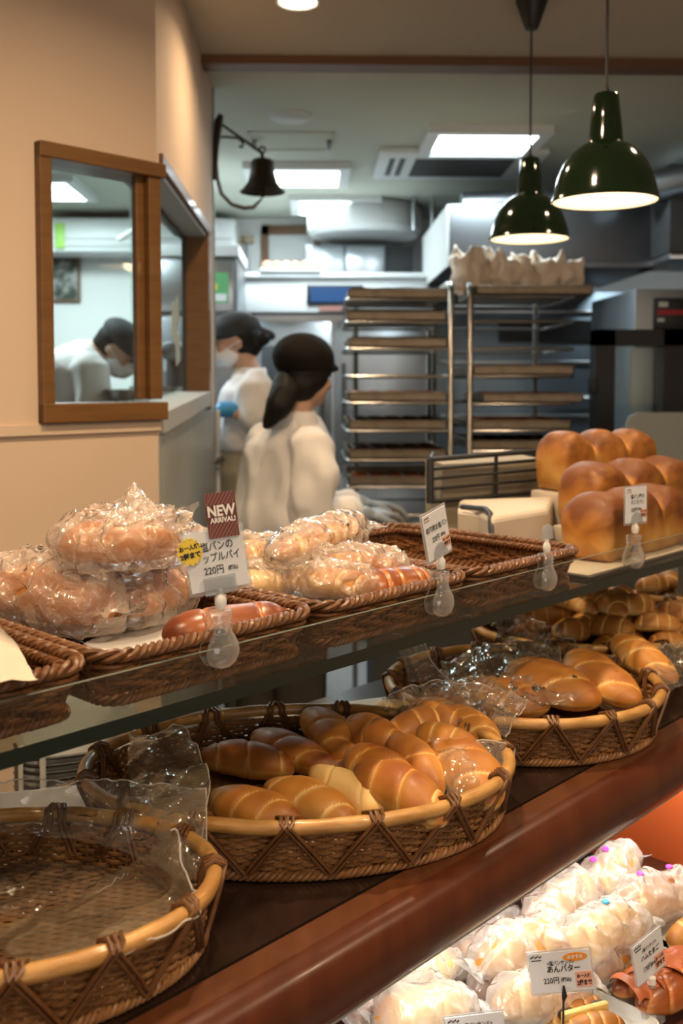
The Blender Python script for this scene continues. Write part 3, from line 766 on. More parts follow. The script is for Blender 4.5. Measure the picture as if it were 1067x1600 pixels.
cbox(MB(), SA, SB, QM-.004, QM+.012, ZM-.0875, ZM-.081).obj('light_channel', m_steel, ct, smooth=False)
cbox(MB(), SA, SB, QM+.012, QM+.40, ZM-.10, ZM-.03).obj('under_panel', m_dgrey, ct, smooth=False)
cbox(MB(), SA, SB, QM+.36, QM+.39, .1, ZM-.09).obj('back_panel', m_orange, ct, smooth=False)
cbox(MB(), SA, SB, QM-.12, QM+.37, ZL-.03, ZL).obj('case_floor', mat('case_floor_wood', (.10, .028, .012), .5), ct, smooth=False)
cbox(MB(), SA, SB, QM-.10, QM-.06, .02, ZL-.03).obj('front_panel', m_brown, ct, smooth=False)
cbox(MB(), SA, SB, QBK-.05, QBK-.02, .02, ZM-.03).obj('rear_panel', mat('grey_laminate', (.42, .43, .42), .5), ct, smooth=False)
cbox(MB(), SA, SB, QM+.05, QM+.075, ZM-.106, ZM-.1).obj('case_lamp', emit('case_tube', (1, .93, .82), 5), ct, smooth=False)
lo = lamp('case_light', 'AREA', cp((SA+SB)/2, QM+.06, ZM-.112), 4.2, (1, .92, .80), SB-SA, .04)
lo.rotation_euler = (radians(20), 0, pi/4)
gs = thing('glass_shelf', 'long clear glass shelf with upright guard over the wooden counter', 'shelf')
m = MB(); cbox(m, SA, SB, QG, QG+.64, ZU-.016, ZU); 
def edge_mi(m, qf):                                    # front and back edges of the sheet are green, its faces clear
    m.m = [1 if i % 6 in (2, 3, 4, 5) else 0 for i in range(len(m.f))]
edge_mi(m, QG); m.obj('sheet', [m_glass, m_gedge], gs, smooth=False)
zg = hq(630, 942, QG).z
m = MB(); cbox(m, SA, SB, QG, QG+.005, ZU, zg); m.m = [1 if i in (1, 3, 5) else 0 for i in range(6)]
m_gtop = mat('guard_edge', (.16, .19, .17), .12, spec=.9)
m_guard = pane('guard_glass', (.90, .90, .87), 1.0)
m.obj('guard', [m_guard, m_gtop], gs, smooth=False)
for s_ in (-.45, 2.3):
    cbox(MB(), s_, s_+.03, QG+.20, QG+.23, ZM, ZU-.016).obj('post', m_steel_d, gs, smooth=False)

# ---------------------------------------------------------------- rattan weaving
def rect_path(w, d, r):
    """closed rounded rectangle: list of (x, y, nx, ny), evenly spaced"""
    pts = []
    def arc(cx, cy_, a0):
        for k in range(9):
            a = a0+pi/2*k/8; pts.append((cx+r*cos(a), cy_+r*sin(a)))
    arc(w/2-r, d/2-r, 0); arc(-w/2+r, d/2-r, pi/2); arc(-w/2+r, -d/2+r, pi); arc(w/2-r, -d/2+r, 3*pi/2)
    return pts
def ell_path(a, b): return [(a*cos(2*pi*k/160), b*sin(2*pi*k/160)) for k in range(160)]
class Path:
    def __init__(s, pts):
        s.p = pts; s.n = len(pts); s.c = [0]
        for i in range(s.n):
            a, b = pts[i], pts[(i+1) % s.n]
            s.c.append(s.c[-1]+sqrt((a[0]-b[0])**2+(a[1]-b[1])**2))
        s.L = s.c[-1]
    def at(s, u):
        import bisect
        d = (u % 1)*s.L; i = min(bisect.bisect_right(s.c, d)-1, s.n-1)
        a, b = s.p[i], s.p[(i+1) % s.n]; l = s.c[i+1]-s.c[i]; f = (d-s.c[i])/l if l > 0 else 0
        t = ((b[0]-a[0])/max(l, 1e-9), (b[1]-a[1])/max(l, 1e-9))
        return a[0]+(b[0]-a[0])*f, a[1]+(b[1]-a[1])*f, t[1], -t[0]
def side_weave(path, z0, z1, rows, pitch, flare, rs, amp, twill=False, seed=1):
    m = MB(); ns = int(path.L/pitch/4)*4; rnd = random.Random(seed)
    N = ns*3
    for r in range(rows):
        f = r/(rows-1); pts = []; ph = rnd.uniform(-.15, .15)
        for i in range(N):
            u = i/N; x, y, nx, ny = path.at(u)
            if twill: o = amp*cos(2*pi*(u*ns/4+(r % 4 if (r//4) % 2 == 0 else -(r % 4))/4))
            else: o = amp*cos(pi*(u*ns)+pi*r+ph)
            q = flare*f**1.3+o
            pts.append((x+nx*q, y+ny*q, z0+(z1-z0)*f+.0008*noise.noise(Vector((u*40, r*3.1, seed)))))
        m.tube(pts, rs*rnd.uniform(.88, 1.1), 6, True, up=None)
    for k in range(ns):
        x, y, nx, ny = path.at(k/ns)
        m.tube([(x, y, z0-.003), (x+nx*flare*.45, y+ny*flare*.45, (z0+z1)/2), (x+nx*flare, y+ny*flare, z1+.003)], rs*1.1, 5)
    return m
def rope(path, z, flare, r_helix, r, turns, strands=3, squash=1.0):
    m = MB(); N = int(turns*9)
    for s_ in range(strands):
        pts = []
        for i in range(N):
            u = i/N; x, y, nx, ny = path.at(u); a = 2*pi*(u*turns+s_/strands)
            pts.append((x+nx*(flare+r_helix*cos(a)), y+ny*(flare+r_helix*cos(a)), z+r_helix*squash*sin(a)))
        m.tube(pts, r, 6, True)
    return m
def base_weave(inside, x0, x1, rowsY, pitch, rs, amp, seed=2):
    """strands run along x at each y in rowsY, over and under stakes; inside(y) gives the half length"""
    m = MB(); rnd = random.Random(seed)
    for r, y in enumerate(rowsY):
        h = inside(y)
        if h < .02: continue
        k0 = int(math.ceil(-h/pitch*3)); k1 = int(h/pitch*3)
        pts = [(k*pitch/3, y+.0006*noise.noise(Vector((k*.3, y*90, 1))), amp*cos(pi*k/3+pi*r)) for k in range(k0, k1+1)]
        m.tube(pts, rs*rnd.uniform(.9, 1.08), 5)
    return m

# ---- oval baskets on the wooden shelf
def oval_basket(label, M, a=.275, b=.20, H=.067, group='oval rattan baskets'):
    t = thing('oval_basket', label, 'basket', M, group)
    fl = .013
    pb = Path(ell_path(a-fl-.006, b-fl-.006))
    side_weave(pb, .010, H-.012, 11, .0155, fl-.004, .0026, .0030).obj('side_weave', m_ratt2, t, fix=False)
    rope(pb, .006, .004, .0035, .0028, 62, 3).obj('foot_braid', m_ratt2, t, fix=False)
    pr = Path(ell_path(a-.004, b-.004))
    m = MB(); N = 150
    m.tube([(pr.at(i/N)[0], pr.at(i/N)[1], H+.0012*noise.noise(Vector((i*.2, 3, 1)))) for i in range(N)], [.0085+.0007*noise.noise(Vector((i*.31, 0, 5))) for i in range(N)], 12, True)
    m.obj('rim', m_rim, t, fix=False)
    ins = lambda y: (a-fl-.008)*sqrt(max(0, 1-(y/(b-fl-.008))**2))
    ys = [-(b-fl-.012)+k*.0052 for k in range(int((b-fl-.012)*2/.0052)+1)]
    m = base_weave(ins, 0, 0, ys, .013, .0028, .0013)
    m.v = [(x, y, z+.008) for x, y, z in m.v]
    m.obj('base_weave', m_ratt2, t, fix=False)
    # zigzag lashing: pairs of strands from the foot over the rim and back
    m = MB(); NZ = 15
    for k in range(NZ):
        for sg in (-1, 1):
            for off in (-.0030, .0030):
                pts = []
                for j in range(11):
                    f = j/10
                    u = (k+.5*sg*(1-f))/NZ
                    x, y, nx, ny = pb.at(u)
                    o = (fl+.0055)*f**1.2+.0075
                    pts.append((x+nx*o, y+ny*o, .006+(H-.002)*f))
                x, y, nx, ny = pr.at((k+.035*-sg)/NZ)
                pts += [(x+nx*.006, y+ny*.006, H+.008), (x, y, H+.0115)]
                x, y, nx, ny = pr.at((k+.09*-sg)/NZ)
                pts += [(x-nx*.008, y-ny*.008, H+.008), (x-nx*.012, y-ny*.012, H-.003)]
                x2, y2, nx, ny = pb.at((k-sg*.30)/NZ)
                pts += [(x2+nx*(fl*.35-.005), y2+ny*(fl*.35-.005), H*.42)]
                t0 = Vector((pb.at(k/NZ)[2], pb.at(k/NZ)[3], 0)); tan = Vector((-t0.y, t0.x, 0))
                m.tube([Vector(p)+tan*off for p in pts], .0029, 6, flat=.8)
    m.obj('lashing', m_lash, t, fix=False)
    return t
C2 = (hz(135, 1198, ZM+.062)+hz(815, 1225, ZM+.062))/2; C2.z = ZM+.001
C2 = Vector((C2.x, (hz(500, 1108, ZM+.066).y+hz(570, 1297, ZM+.066).y)/2, ZM+.001))
A2 = (hz(815, 1225, ZM+.062)-hz(135, 1198, ZM+.062)).length/2
B2 = (hz(500, 1108, ZM+.066).y-hz(570, 1297, ZM+.066).y)/2
print('basket2', C2, A2, B2)
oval_basket('oval basket with pale rim full of golden salt rolls, mid counter', T(C2) @ RZ(radians(4)), A2, B2)
C1 = hz(-42, 1397, ZM+.062); C1.z = ZM+.001
oval_basket('empty oval basket lined with clear film, nearest the camera', T(C1) @ RZ(radians(8)), .238, .17)
C3 = (hz(600, 1062, ZM+.062)+hz(1040, 1078, ZM+.062))/2; C3.z = ZM+.001
A3 = (hz(600, 1062, ZM+.062)-hz(1040, 1078, ZM+.062)).length/2
print('basket3', C3, A3, hz(800, 1020, ZM+.062).y, hz(800, 1140, ZM+.062).y)
oval_basket('oval basket of olive bread and filmed flat bread, third along the counter', T(C3) @ RZ(radians(6)), A3*.98, .215)
C4 = hz(945, 975, ZM+.06); C4.z = ZM+.001
oval_basket('oval basket heaped with small rolls at the far end of the counter', T(C4) @ RZ(radians(20)), .29, .22)
print('basket4', C4)

# ---- rectangular rattan trays on the glass shelf
TW, TD, THH = .31, .425, .058
tproto = thing('rattan_tray', 'x', 'tray', None, 'rattan trays on the glass shelf')
rp = Path(rect_path(TW-.045, TD-.045, .018))
side_weave(rp, .010, THH-.014, 10, .0125, .015, .0027, .0032, True, 4).obj('side_weave', m_ratt, tproto, fix=False)
rope(rp, .006, .004, .0035, .0032, 60, 3).obj('foot_braid', m_ratt, tproto, fix=False)
m = rope(rp, THH-.003, .016, .0055, .0036, 46, 3, .8)
m2 = rope(rp, THH-.010, .007, .0045, .0030, 52, 3, .8)
m.add(m2.v, m2.f); m.obj('rim_braid', m_ratt, tproto, fix=False)
ys = [-(TD/2-.03)+k*.0062 for k in range(int((TD-.06)/.0062)+1)]
m = base_weave(lambda y: TW/2-.026, 0, 0, ys, .0125, .0028, .0026)
m.v = [(x, y, z+.008) for x, y, z in m.v]
m.obj('base_weave', m_ratt, tproto, fix=False)
def tray_at(s_mid, dq=0, dz=0): return CROT @ T((s_mid, QG+.012+TD/2+dq, ZU+.001+dz))
zr = ZU+THH
sB = [sq(hq(u, v, QG+.012))[0] for u, v in ((140, 1060), (507, 972), (755, 922), (948, 872))]
print('tray boundaries', sB, QG, QM)
tl = ['rattan tray with the white napkin at the near left end of the glass shelf', 'rattan tray holding the pile of large bagged pies', 'rattan tray of bagged rolls behind the new arrival card', 'empty rattan tray on the glass shelf, before the loaves']
TS = [sB[1]-TW*1.5-.006, sB[1]-TW/2-.003, sB[1]+TW/2+.001, sB[1]+TW*1.5+.004]
for k in range(4):
    if k == 0: tproto.matrix_world = tray_at(TS[0]); tproto['label'] = tl[0]
    else: dup(tproto, tray_at(TS[k]), tl[k])
SLO = sB[1]+TW*2+.01                       # where the loaves' board starts

# ---------------------------------------------------------------- bread
def roll_mesh(L, W, H, seed=0, seams=4, skew=.35, crust=.55, bend=.06, taper=2.3, twist=1):
    m = MB(); m.a = []
    NU, NP = 92, 38; rnd = random.Random(seed)
    sp = sorted(rnd.uniform(-.08, .08)+(-1+2*(k+.7)/(seams+.4)) for k in range(seams))
    for i in range(NU):
        t = -1+2*i/(NU-1)
        base = max(0, 1-abs(t)**taper)**.62
        for k in range(NP):
            a = 2*pi*k/NP                           # 0 = +y side, pi/2 = top
            top = sin(a)
            tt = t-skew*cos(a)*.55*twist
            seg = 0; dmin = 9
            for q in sp:
                if tt > q: seg += 1
                dmin = min(dmin, abs(tt-q) if tt > q else abs(tt-q)*1.6)
            lo_ = sp[seg-1] if seg > 0 else -1.25
            hi_ = sp[seg] if seg < len(sp) else 1.25
            f = (tt-lo_)/(hi_-lo_)
            bulge = 1+.085*(max(0, min(1, f))**.35*(1-.55*max(0, min(1, f)))*2-.55)*(top > -.3)
            groove = exp(-(dmin/.035)**2)
            r = base*(bulge-.055*groove)
            x = L/2*t*(1+.0); y = W/2*r*cos(a); z = H/2*r*sin(a)
            if z < -H*.22: z = -H*.22+(z+H*.22)*.25
            y += bend*L*(t*t-.4)
            p = Vector((x, y, z)); p += noise.noise_vector(p*26+Vector((seed*3.1, 0, 0)))*.0022
            m.v.append(tuple(p))
            pale = exp(-(max(0, (tt-sp[seg-1]) if seg > 0 else 9)/.075)**2)*1.1
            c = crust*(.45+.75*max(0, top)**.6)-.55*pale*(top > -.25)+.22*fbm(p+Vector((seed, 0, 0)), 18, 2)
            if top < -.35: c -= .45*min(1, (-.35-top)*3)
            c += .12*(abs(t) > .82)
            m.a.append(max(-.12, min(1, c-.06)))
    for i in range(NU-1):
        for k in range(NP):
            l = (k+1) % NP
            m.f.append((i*NP+k, i*NP+l, (i+1)*NP+l, (i+1)*NP+k))
    m.m = [0]*len(m.f)
    return m
def place_roll(name, label, p0, p1, W, H, seed, mat_=None, seams=4, skew=.35, crust=.55, roll=0, cat='bread', group=None, bend=.05, parent=None, up=(0, 0, 1), taper=2.3, twist=1):
    L = (Vector(p1)-Vector(p0)).length
    o = roll_mesh(L, W, H, seed, seams, skew, crust, bend, taper, twist).obj(name, mat_ or m_roll, parent, smooth='all')
    o.matrix_world = axes(p0, p1, up, roll)
    if parent is None: tag(o, label, cat, group)
    return o
Z1 = ZM+.014
R2 = [  # (x0, y0, h0, x1, y1, h1, W, H, crust, seams, roll, label)
 (312, 1180, .024, 461, 1203, .022, .060, .054, .95, 3, 0, 'darkest brown salt roll, at the left of the basket by the film'),
 (391, 1150, .030, 522, 1203, .026, .060, .052, .80, 3, 0, 'brown salt roll lying second from the dark one, towards the basket rear'),
 (482, 1112, .050, 550, 1190, .030, .062, .056, .68, 3, 0, 'salt roll standing at the rear rim, one broad pale stripe across it'),
 (541, 1128, .052, 632, 1178, .046, .060, .056, .60, 3, .3, 'salt roll on the heap just right of the one with the broad stripe'),
 (575, 1126, .036, 656, 1114, .034, .052, .050, .10, 2, 0, 'pale-tipped roll half hidden at the rear rim of the basket'),
 (598, 1160, .050, 690, 1118, .058, .055, .050, .55, 3, 0, 'roll lying across the heap towards the rear film bag'),
 (640, 1108, .058, 720, 1138, .054, .055, .048, .52, 3, 0, 'roll at the top rear of the heap before the clear bag'),
 (698, 1112, .050, 775, 1165, .044, .056, .052, .45, 4, 0, 'roll with closely set pale stripes beside the right rim'),
 (612, 1150, .066, 692, 1242, .036, .050, .050, .70, 1, 1.0, 'roll turned on its side showing its dark baked underside'),
 (650, 1140, .074, 760, 1192, .052, .056, .052, .58, 3, 0, 'pale-ended roll above the film-wrapped one'),
 (673, 1152, .060, 778, 1258, .032, .080, .066, .62, 3, 0, 'large roll under the clear film at the right of the basket'),
 (540, 1178, .052, 645, 1222, .056, .058, .050, .66, 3, 0, 'roll lying behind the biggest front roll'),
 (558, 1200, .060, 702, 1284, .040, .068, .062, .62, 3, 0, 'biggest salt roll at the front of the heap'),
 (325, 1246, .026, 468, 1286, .024, .062, .052, .66, 3, 0, 'salt roll at the front left, sugar crumbs on its crust'),
 (416, 1226, .040, 560, 1290, .024, .060, .052, .48, 3, 0, 'pale golden roll at the front, second from the left film'),
 (482, 1208, .044, 624, 1282, .028, .056, .050, .18, 2, .9, 'palest roll at the front, tipped to show its brown side'),
 (508, 1200, .024, 590, 1236, .022, .050, .044, .60, 2, 0, 'small hidden roll between the palest and the biggest roll'),
]
for k, (x0, y0, h0, x1, y1, h1, W, H, cr, se, ro, lab) in enumerate(R2):
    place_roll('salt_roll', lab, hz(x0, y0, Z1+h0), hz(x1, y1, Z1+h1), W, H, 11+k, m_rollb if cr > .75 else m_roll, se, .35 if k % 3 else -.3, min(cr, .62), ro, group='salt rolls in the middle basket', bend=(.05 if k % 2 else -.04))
# basket 3: flat olive bread under film, two long rolls
R3 = [
 (690, 1092, .030, 800, 1072, .030, .085, .050, .55, 2, 'brown bread at the left under the film of the third basket'),
 (742, 1074, .044, 856, 1108, .034, .118, .060, .60, 2, 'flat bread with olives under the film, mid third basket'),
 (800, 1038, .060, 930, 1102, .038, .122, .062, .62, 2, 'olive bread leaning at the right of the film in the third basket'),
 (890, 1022, .066, 990, 1100, .040, .090, .060, .55, 3, 'striped olive roll in the third basket, second from the right rim'),
 (958, 996, .080, 1052, 1066, .046, .070, .058, .50, 4, 'long striped roll at the far right rim of the third basket'),
 (640, 1105, .020, 720, 1120, .020, .060, .045, .55, 2, 'bread at the left end of the third basket behind the clear bag'),
]
m_olive = mat('black_olive', (.02, .016, .012), .3)
for k, (x0, y0, h0, x1, y1, h1, W, H, cr, se, lab) in enumerate(R3):
    o = place_roll('olive_bread' if k in (1, 2, 3) else 'salt_roll', lab, hz(x0, y0, Z1+h0), hz(x1, y1, Z1+h1), W, H, 41+k, m_roll, se, .3, cr, 0, group='bread in the third basket')
    if k in (1, 2, 3):
        for q in range(3):
            d = MB().lathe([(0, -.005), (.006, -.003), (.008, 0), (.006, .003), (0, .005)], 12).obj('olive', m_olive, o)
            d.location = ((-.03, .015, .04)[q], (.006, -.022, .004)[q], H*.40)
# basket 4: heap of small rolls
rnd = random.Random(5)
pr4 = [roll_mesh(.105, .056, .05, 70+k, 3, .35, .62).obj('small_roll', m_roll, smooth='all') for k in range(4)]
cnt = 0; used4 = set()
for lay, (rx, ry, n) in enumerate(((.22, .16, 17), (.17, .12, 12), (.09, .06, 6))):
    for k in range(n):
        rr = sqrt((k+.5)/n); th = k*2.39996+lay
        x = rx*rr*cos(th); y = ry*rr*sin(th)
        i = cnt % 4; o = pr4[i]
        if i in used4: o = o.copy(); COL.objects.link(o)
        used4.add(i)
        o.matrix_world = T(C4) @ RZ(radians(20)) @ T((x, y, .036+.034*lay)) @ RZ(rnd.uniform(0, pi)) @ RX(rnd.uniform(-.3, .3)) @ RY(rnd.uniform(-.25, .25))
        tag(o, 'small golden roll heaped in the far end basket', 'bread', 'small rolls in the far basket'); cnt += 1
# second heap still farther along the counter
C5 = hz(1080, 918, ZM+.05); C5.z = ZM
for k in range(16):
    o = pr4[k % 4].copy(); COL.objects.link(o)
    lay = 0 if k < 10 else 1
    n = 10 if lay == 0 else 6; kk = k if lay == 0 else k-10
    rr = sqrt((kk+.5)/n)*(.20 if lay == 0 else .12); th = kk*2.39996
    o.matrix_world = T((C5.x+rr*cos(th), C5.y+rr*.8*sin(th), ZM+.026+.034*lay)) @ RZ(rnd.uniform(0, pi)) @ RX(rnd.uniform(-.3, .3))
    tag(o, 'small golden roll lying beyond the far end basket', 'bread', 'small rolls beyond the far basket')

# ---- loaves on the glass shelf
def loaf_mesh(W, D, H, lobes, seed, crust=.6):
    """pull-apart pan loaf: `lobes` rounded domes in a row along x over a straight-sided base"""
    m = MB(); m.a = []; NU, NV = 26*lobes, 26
    lw = W/lobes
    for i in range(NU):
        x = -W/2+W*i/(NU-1)
        k = min(lobes-1, int((x+W/2)/lw)); fx = (x+W/2-k*lw)/lw*2-1
        dome = sqrt(max(0, 1-.80*fx*fx))
        end = 1.0
        for j in range(NV*2):
            a = 2*pi*j/(NV*2)
            ca, sa = cos(a), sin(a)
            if sa >= 0:
                y = D/2*math.copysign(abs(ca)**.75, ca)*(.90+.10*dome)*(1+.10*sa)
                z = H*.5+H*.5*abs(sa)**.75*(dome*1.05-.05)
            else:
                y = D/2*math.copysign(min(1, abs(ca)**.25), ca)*(.90+.07*dome); z = H*.5*(1-min(1, abs(sa)**.45*1.08))
            e = min(1, (1-abs(x)/(W/2))/.16); es = sqrt(max(0, 1-(1-e)**2))
            xx = x; y *= .35+.65*es if e < 1 else 1
            z = H*.42+(z-H*.42)*(.3+.7*es)
            p = Vector((xx, y, z)); p += noise.noise_vector(p*16+Vector((seed*2.3, 0, 0)))*.0055+noise.noise_vector(p*60+Vector((seed, 0, 0)))*.0012
            m.v.append(tuple(p))
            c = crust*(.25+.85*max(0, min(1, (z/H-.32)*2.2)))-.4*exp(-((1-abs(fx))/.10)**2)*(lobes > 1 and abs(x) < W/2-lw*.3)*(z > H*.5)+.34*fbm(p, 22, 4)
            m.a.append(max(-.1, min(1, c)))
    n = NV*2
    for i in range(NU-1):
        for j in range(n):
            l = (j+1) % n
            m.f.append((i*n+j, i*n+l, (i+1)*n+l, (i+1)*n+j))
    m.f.append(tuple(range(n))); m.f.append(tuple((NU-1)*n+j for j in range(n)))
    m.m = [0]*len(m.f)
    return m
def place_loaf(label, u, v, Y, W, D, H, lobes, seed, rz, crust=.6):
    """(u, v): where the loaf's base centre stands, at distance Y"""
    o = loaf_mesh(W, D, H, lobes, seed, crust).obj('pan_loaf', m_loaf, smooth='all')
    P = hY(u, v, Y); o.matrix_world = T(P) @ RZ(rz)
    tag(o, label, 'bread', 'pan loaves'); return o

# ================================================================ WHAT STANDS ON THE COUNTER
def facet(p, sc, seed=0):
    """height of a crumpled sheet: continuous, with sharp folds"""
    q = Vector(p)*sc+Vector((seed*3.7, seed*1.3, seed*.7))
    q = q+noise.noise_vector(q*.6)*.5
    return (.55-abs(noise.noise(q))*2.0-.5*abs(noise.noise(q*1.9+Vector((7, 3, 1)))))*.9/sc
def bag_mesh(L, W, H, tail0, tail1, seed, amp=1.0, NU=74, NP=46, tw=.62, lift0=0, lift1=0, sc=30):
    m = MB()
    X0, X1 = -L/2-tail0, L/2+tail1
    for i in range(NU):
        x = X0+(X1-X0)*i/(NU-1)
        e = abs(x)/(L/2)
        b = max(0, 1-e**3.2)**.5 if e < 1 else 0
        tl = 0 if e < .82 else min(1, (e-.82)/.35)
        w = W/2*1.10*b*(1-tl)+W*tw*tl*(1 if (tail0 if x < 0 else tail1) > .004 else b)
        if (tail0 if x < 0 else tail1) <= .004: w = W/2*1.1*max(b, .05)
        h = H/2*1.10*b+.0035
        k = max(0, (e-1))*L/2; zc = (lift0 if x < 0 else lift1)*k
        for j in range(NP):
            a = 2*pi*j/NP
            y = w*cos(a); z = h*sin(a)
            if z < -H*.30: z = -H*.30+(z+H*.30)*.3
            p = Vector((x, y, z))
            d = (facet(p, sc, seed)*1.0+facet(p, sc*2.2, seed+5)*.6)*.42
            nrm = Vector((0, cos(a)/max(w, .01), sin(a)/max(h, .01))).normalized()
            d = d*amp*(.55+.45*sin(a)) if z < 0 else d*amp
            p = p+nrm*d+Vector((facet(p, sc*.8, seed+9)*amp*.35, 0, zc))
            m.v.append(tuple(p))
    for i in range(NU-1):
        for j in range(NP):
            l = (j+1) % NP
            m.f.append((i*NP+j, i*NP+l, (i+1)*NP+l, (i+1)*NP+j))
    m.m = [0]*len(m.f); return m
def bagged(label, group, p0, p1, W, H, seed, t0=.0, t1=.0, lift=(0, 0), bagm=None, rollm=None, crust=.5, seams=3, amp=1.0, tw=.62, roll=0, inner=.78, sc=30, name='bagged_roll', cat='bagged bread'):
    t = thing(name, label, cat, axes(p0, p1, (0, 0, 1), roll), group)
    L = (Vector(p1)-Vector(p0)).length
    bag_mesh(L, W, H, t0, t1, seed, amp, tw=tw, lift0=lift[0], lift1=lift[1], sc=sc).obj('bag', bagm or m_bag, t, smooth='all', fix=False)
    roll_mesh(L*(.90 if inner < .8 else .99), W*inner, H*inner, seed, seams, .3, crust, .02, 3.0).obj('bread', rollm or m_roll, t, smooth='all')
    return t
ZT = ZU+.014
m_cover = mat('cream_paper_cover', (.58, .51, .42), .8, bmp=.15, bs=12)
BG = 'large bagged pies on the rattan tray'
bagged('large bagged pie at the top of the pile, its bag mouth sticking up', BG, hz(78, 858, ZT+.118), hz(292, 846, ZT+.112), .105, .082, 3, .004, .012, (0, 0), m_bag, m_pie, .12, 2, 1.15, .5)
bagged('long bagged pie lying at the near left of the pile', BG, hz(-22, 915, ZT+.056), hz(188, 955, ZT+.044), .115, .098, 8, .02, .012, (0, .1), m_bag, m_pie, .15, 2, 1.1, .5)
bagged('bagged pie in the middle of the pile, golden pastry showing at its end', BG, hz(172, 952, ZT+.040), hz(292, 912, ZT+.038), .10, .08, 14, .004, .02, (0, .2), m_bag, m_pie, .3, 2, 1.25, .55)
bagged('bagged pie at the rear of the pile behind the yellow sticker', BG, hz(238, 895, ZT+.05), hz(318, 862, ZT+.05), .10, .085, 21, .004, .025, (0, .3), m_bag, m_pie, .3, 2, 1.2, .55)
# loose mouth of the top bag, twisted upwards
def film_patch(name, label, rows, mat_, seed=1, amp=.8, nu=34, nv=26, cat='plastic film', sc=28, parent=None, bulge=0):
    """sheet through a grid of world points (rows of equal length), crumpled"""
    P = [[Vector(p) for p in r] for r in rows]
    R, Cn = len(P), len(P[0])
    c = sum((p for r in P for p in r), Vector())/(R*Cn)
    def cr(p, f):
        n = len(p); x = f*(n-1); i = min(int(x), n-2); t = x-i
        a, b_, c_, d = p[max(i-1, 0)], p[i], p[i+1], p[min(i+2, n-1)]
        return (b_*2+(c_-a)*t+(a*2-b_*5+c_*4-d)*t*t+(b_*3-a-c_*3+d)*t*t*t)*.5
    def fn(u, v):
        return cr([cr(r, v) for r in P], u)-c
    m = MB(); raw = [[fn(i/(nu-1), j/(nv-1)) for j in range(nv)] for i in range(nu)]
    out = []
    for i in range(nu):
        for j in range(nv):
            p = raw[i][j]
            du = raw[min(i+1, nu-1)][j]-raw[max(i-1, 0)][j]; dv = raw[i][min(j+1, nv-1)]-raw[i][max(j-1, 0)]
            n = du.cross(dv); n = n.normalized() if n.length > 1e-9 else Vector((0, -1, 0))
            out.append(p+n*(facet(p, sc, seed)+.5*facet(p, sc*2.3, seed+3))*amp*.40)
    m.grid(lambda u, v: out[round(u*(nu-1))*nv+round(v*(nv-1))], nu, nv)
    o = m.obj(name, mat_, parent, smooth='all', fix=False); o.location = c
    if mat_ is not m_cover and parent is None:
        ed = [out[j] for j in range(nv)]+[out[i*nv+nv-1] for i in range(1, nu)]
        MB().tube(ed, .0009, 5).obj('edge_glint', m_edgeglint, o, fix=False)  # thin pale tube imitates the bright line of light along the border
    if parent is None and label: tag(o, label, cat)
    return o
top_bag = [o for o in COL.objects if o.get('label', '').startswith('large bagged pie at the top')][0]
def to_local(root, p): return root.matrix_world.inverted() @ Vector(p)
bpy.context.view_layer.update()
bagtop = film_patch('bag_mouth', None, [[to_local(top_bag, hz(u, v, ZT+h)) for u, v, h in r] for r in (
    [(150, 838, .150), (190, 826, .155), (240, 822, .155), (300, 832, .14)],
    [(160, 812, .165), (196, 800, .17), (245, 808, .165), (303, 812, .15)],
    [(182, 782, .18), (212, 768, .185), (252, 790, .175), (300, 790, .165)])], m_bag, 4, 1.6, 30, 34, parent=top_bag, sc=34)

def wrapped_pie(label, p0, p1, W, H, seed, group='unwrapped pastries'):
    o = roll_mesh((Vector(p1)-Vector(p0)).length, W, H, seed, 2 if seed == 5 else 5, .15, .62, .0, 5).obj('apple_pie_pastry', m_pie, smooth='all')
    o.matrix_world = axes(p0, p1); tag(o, label, 'pastry', group); return o
wrapped_pie('glossy brown unwrapped pastry just behind the new arrival tag holder', hz(256, 996, ZT+.030), hz(447, 968, ZT+.030), .062, .052, 5)
wrapped_pie('unwrapped crisp pastry at the tray corner, left of the second tag', hz(556, 926, ZT+.030), hz(674, 912, ZT+.028), .066, .056, 9)
def flat_sheet(name, label, cat, px, z, mt, th=.0012, curl=.004, parent=None):
    P = [hz(u, v, z) for u, v in px]; c = sum(P, Vector())/4
    N = 14
    def fn(u, v):
        p = P[0].lerp(P[1], u).lerp(P[3].lerp(P[2], u), v)-c
        return p+Vector((0, 0, curl*(2*u-1)**2*(2*v-1)**2+curl*.4*noise.noise(p*25)))
    o = MB().grid(fn, N, N).obj(name, mt); o.location = c
    md = o.modifiers.new('thickness', 'SOLIDIFY'); md.thickness = th
    if label: tag(o, label, cat)
    return o
flat_sheet('paper_liner', 'white paper liner under the bagged pies', 'paper', [(130, 1012), (205, 1030), (330, 985), (215, 955)], ZT+.003, m_paper)
flat_sheet('paper_liner', 'white paper liner under the bagged rolls', 'paper', [(432, 945), (520, 958), (600, 925), (500, 905)], ZT+.003, m_paper)

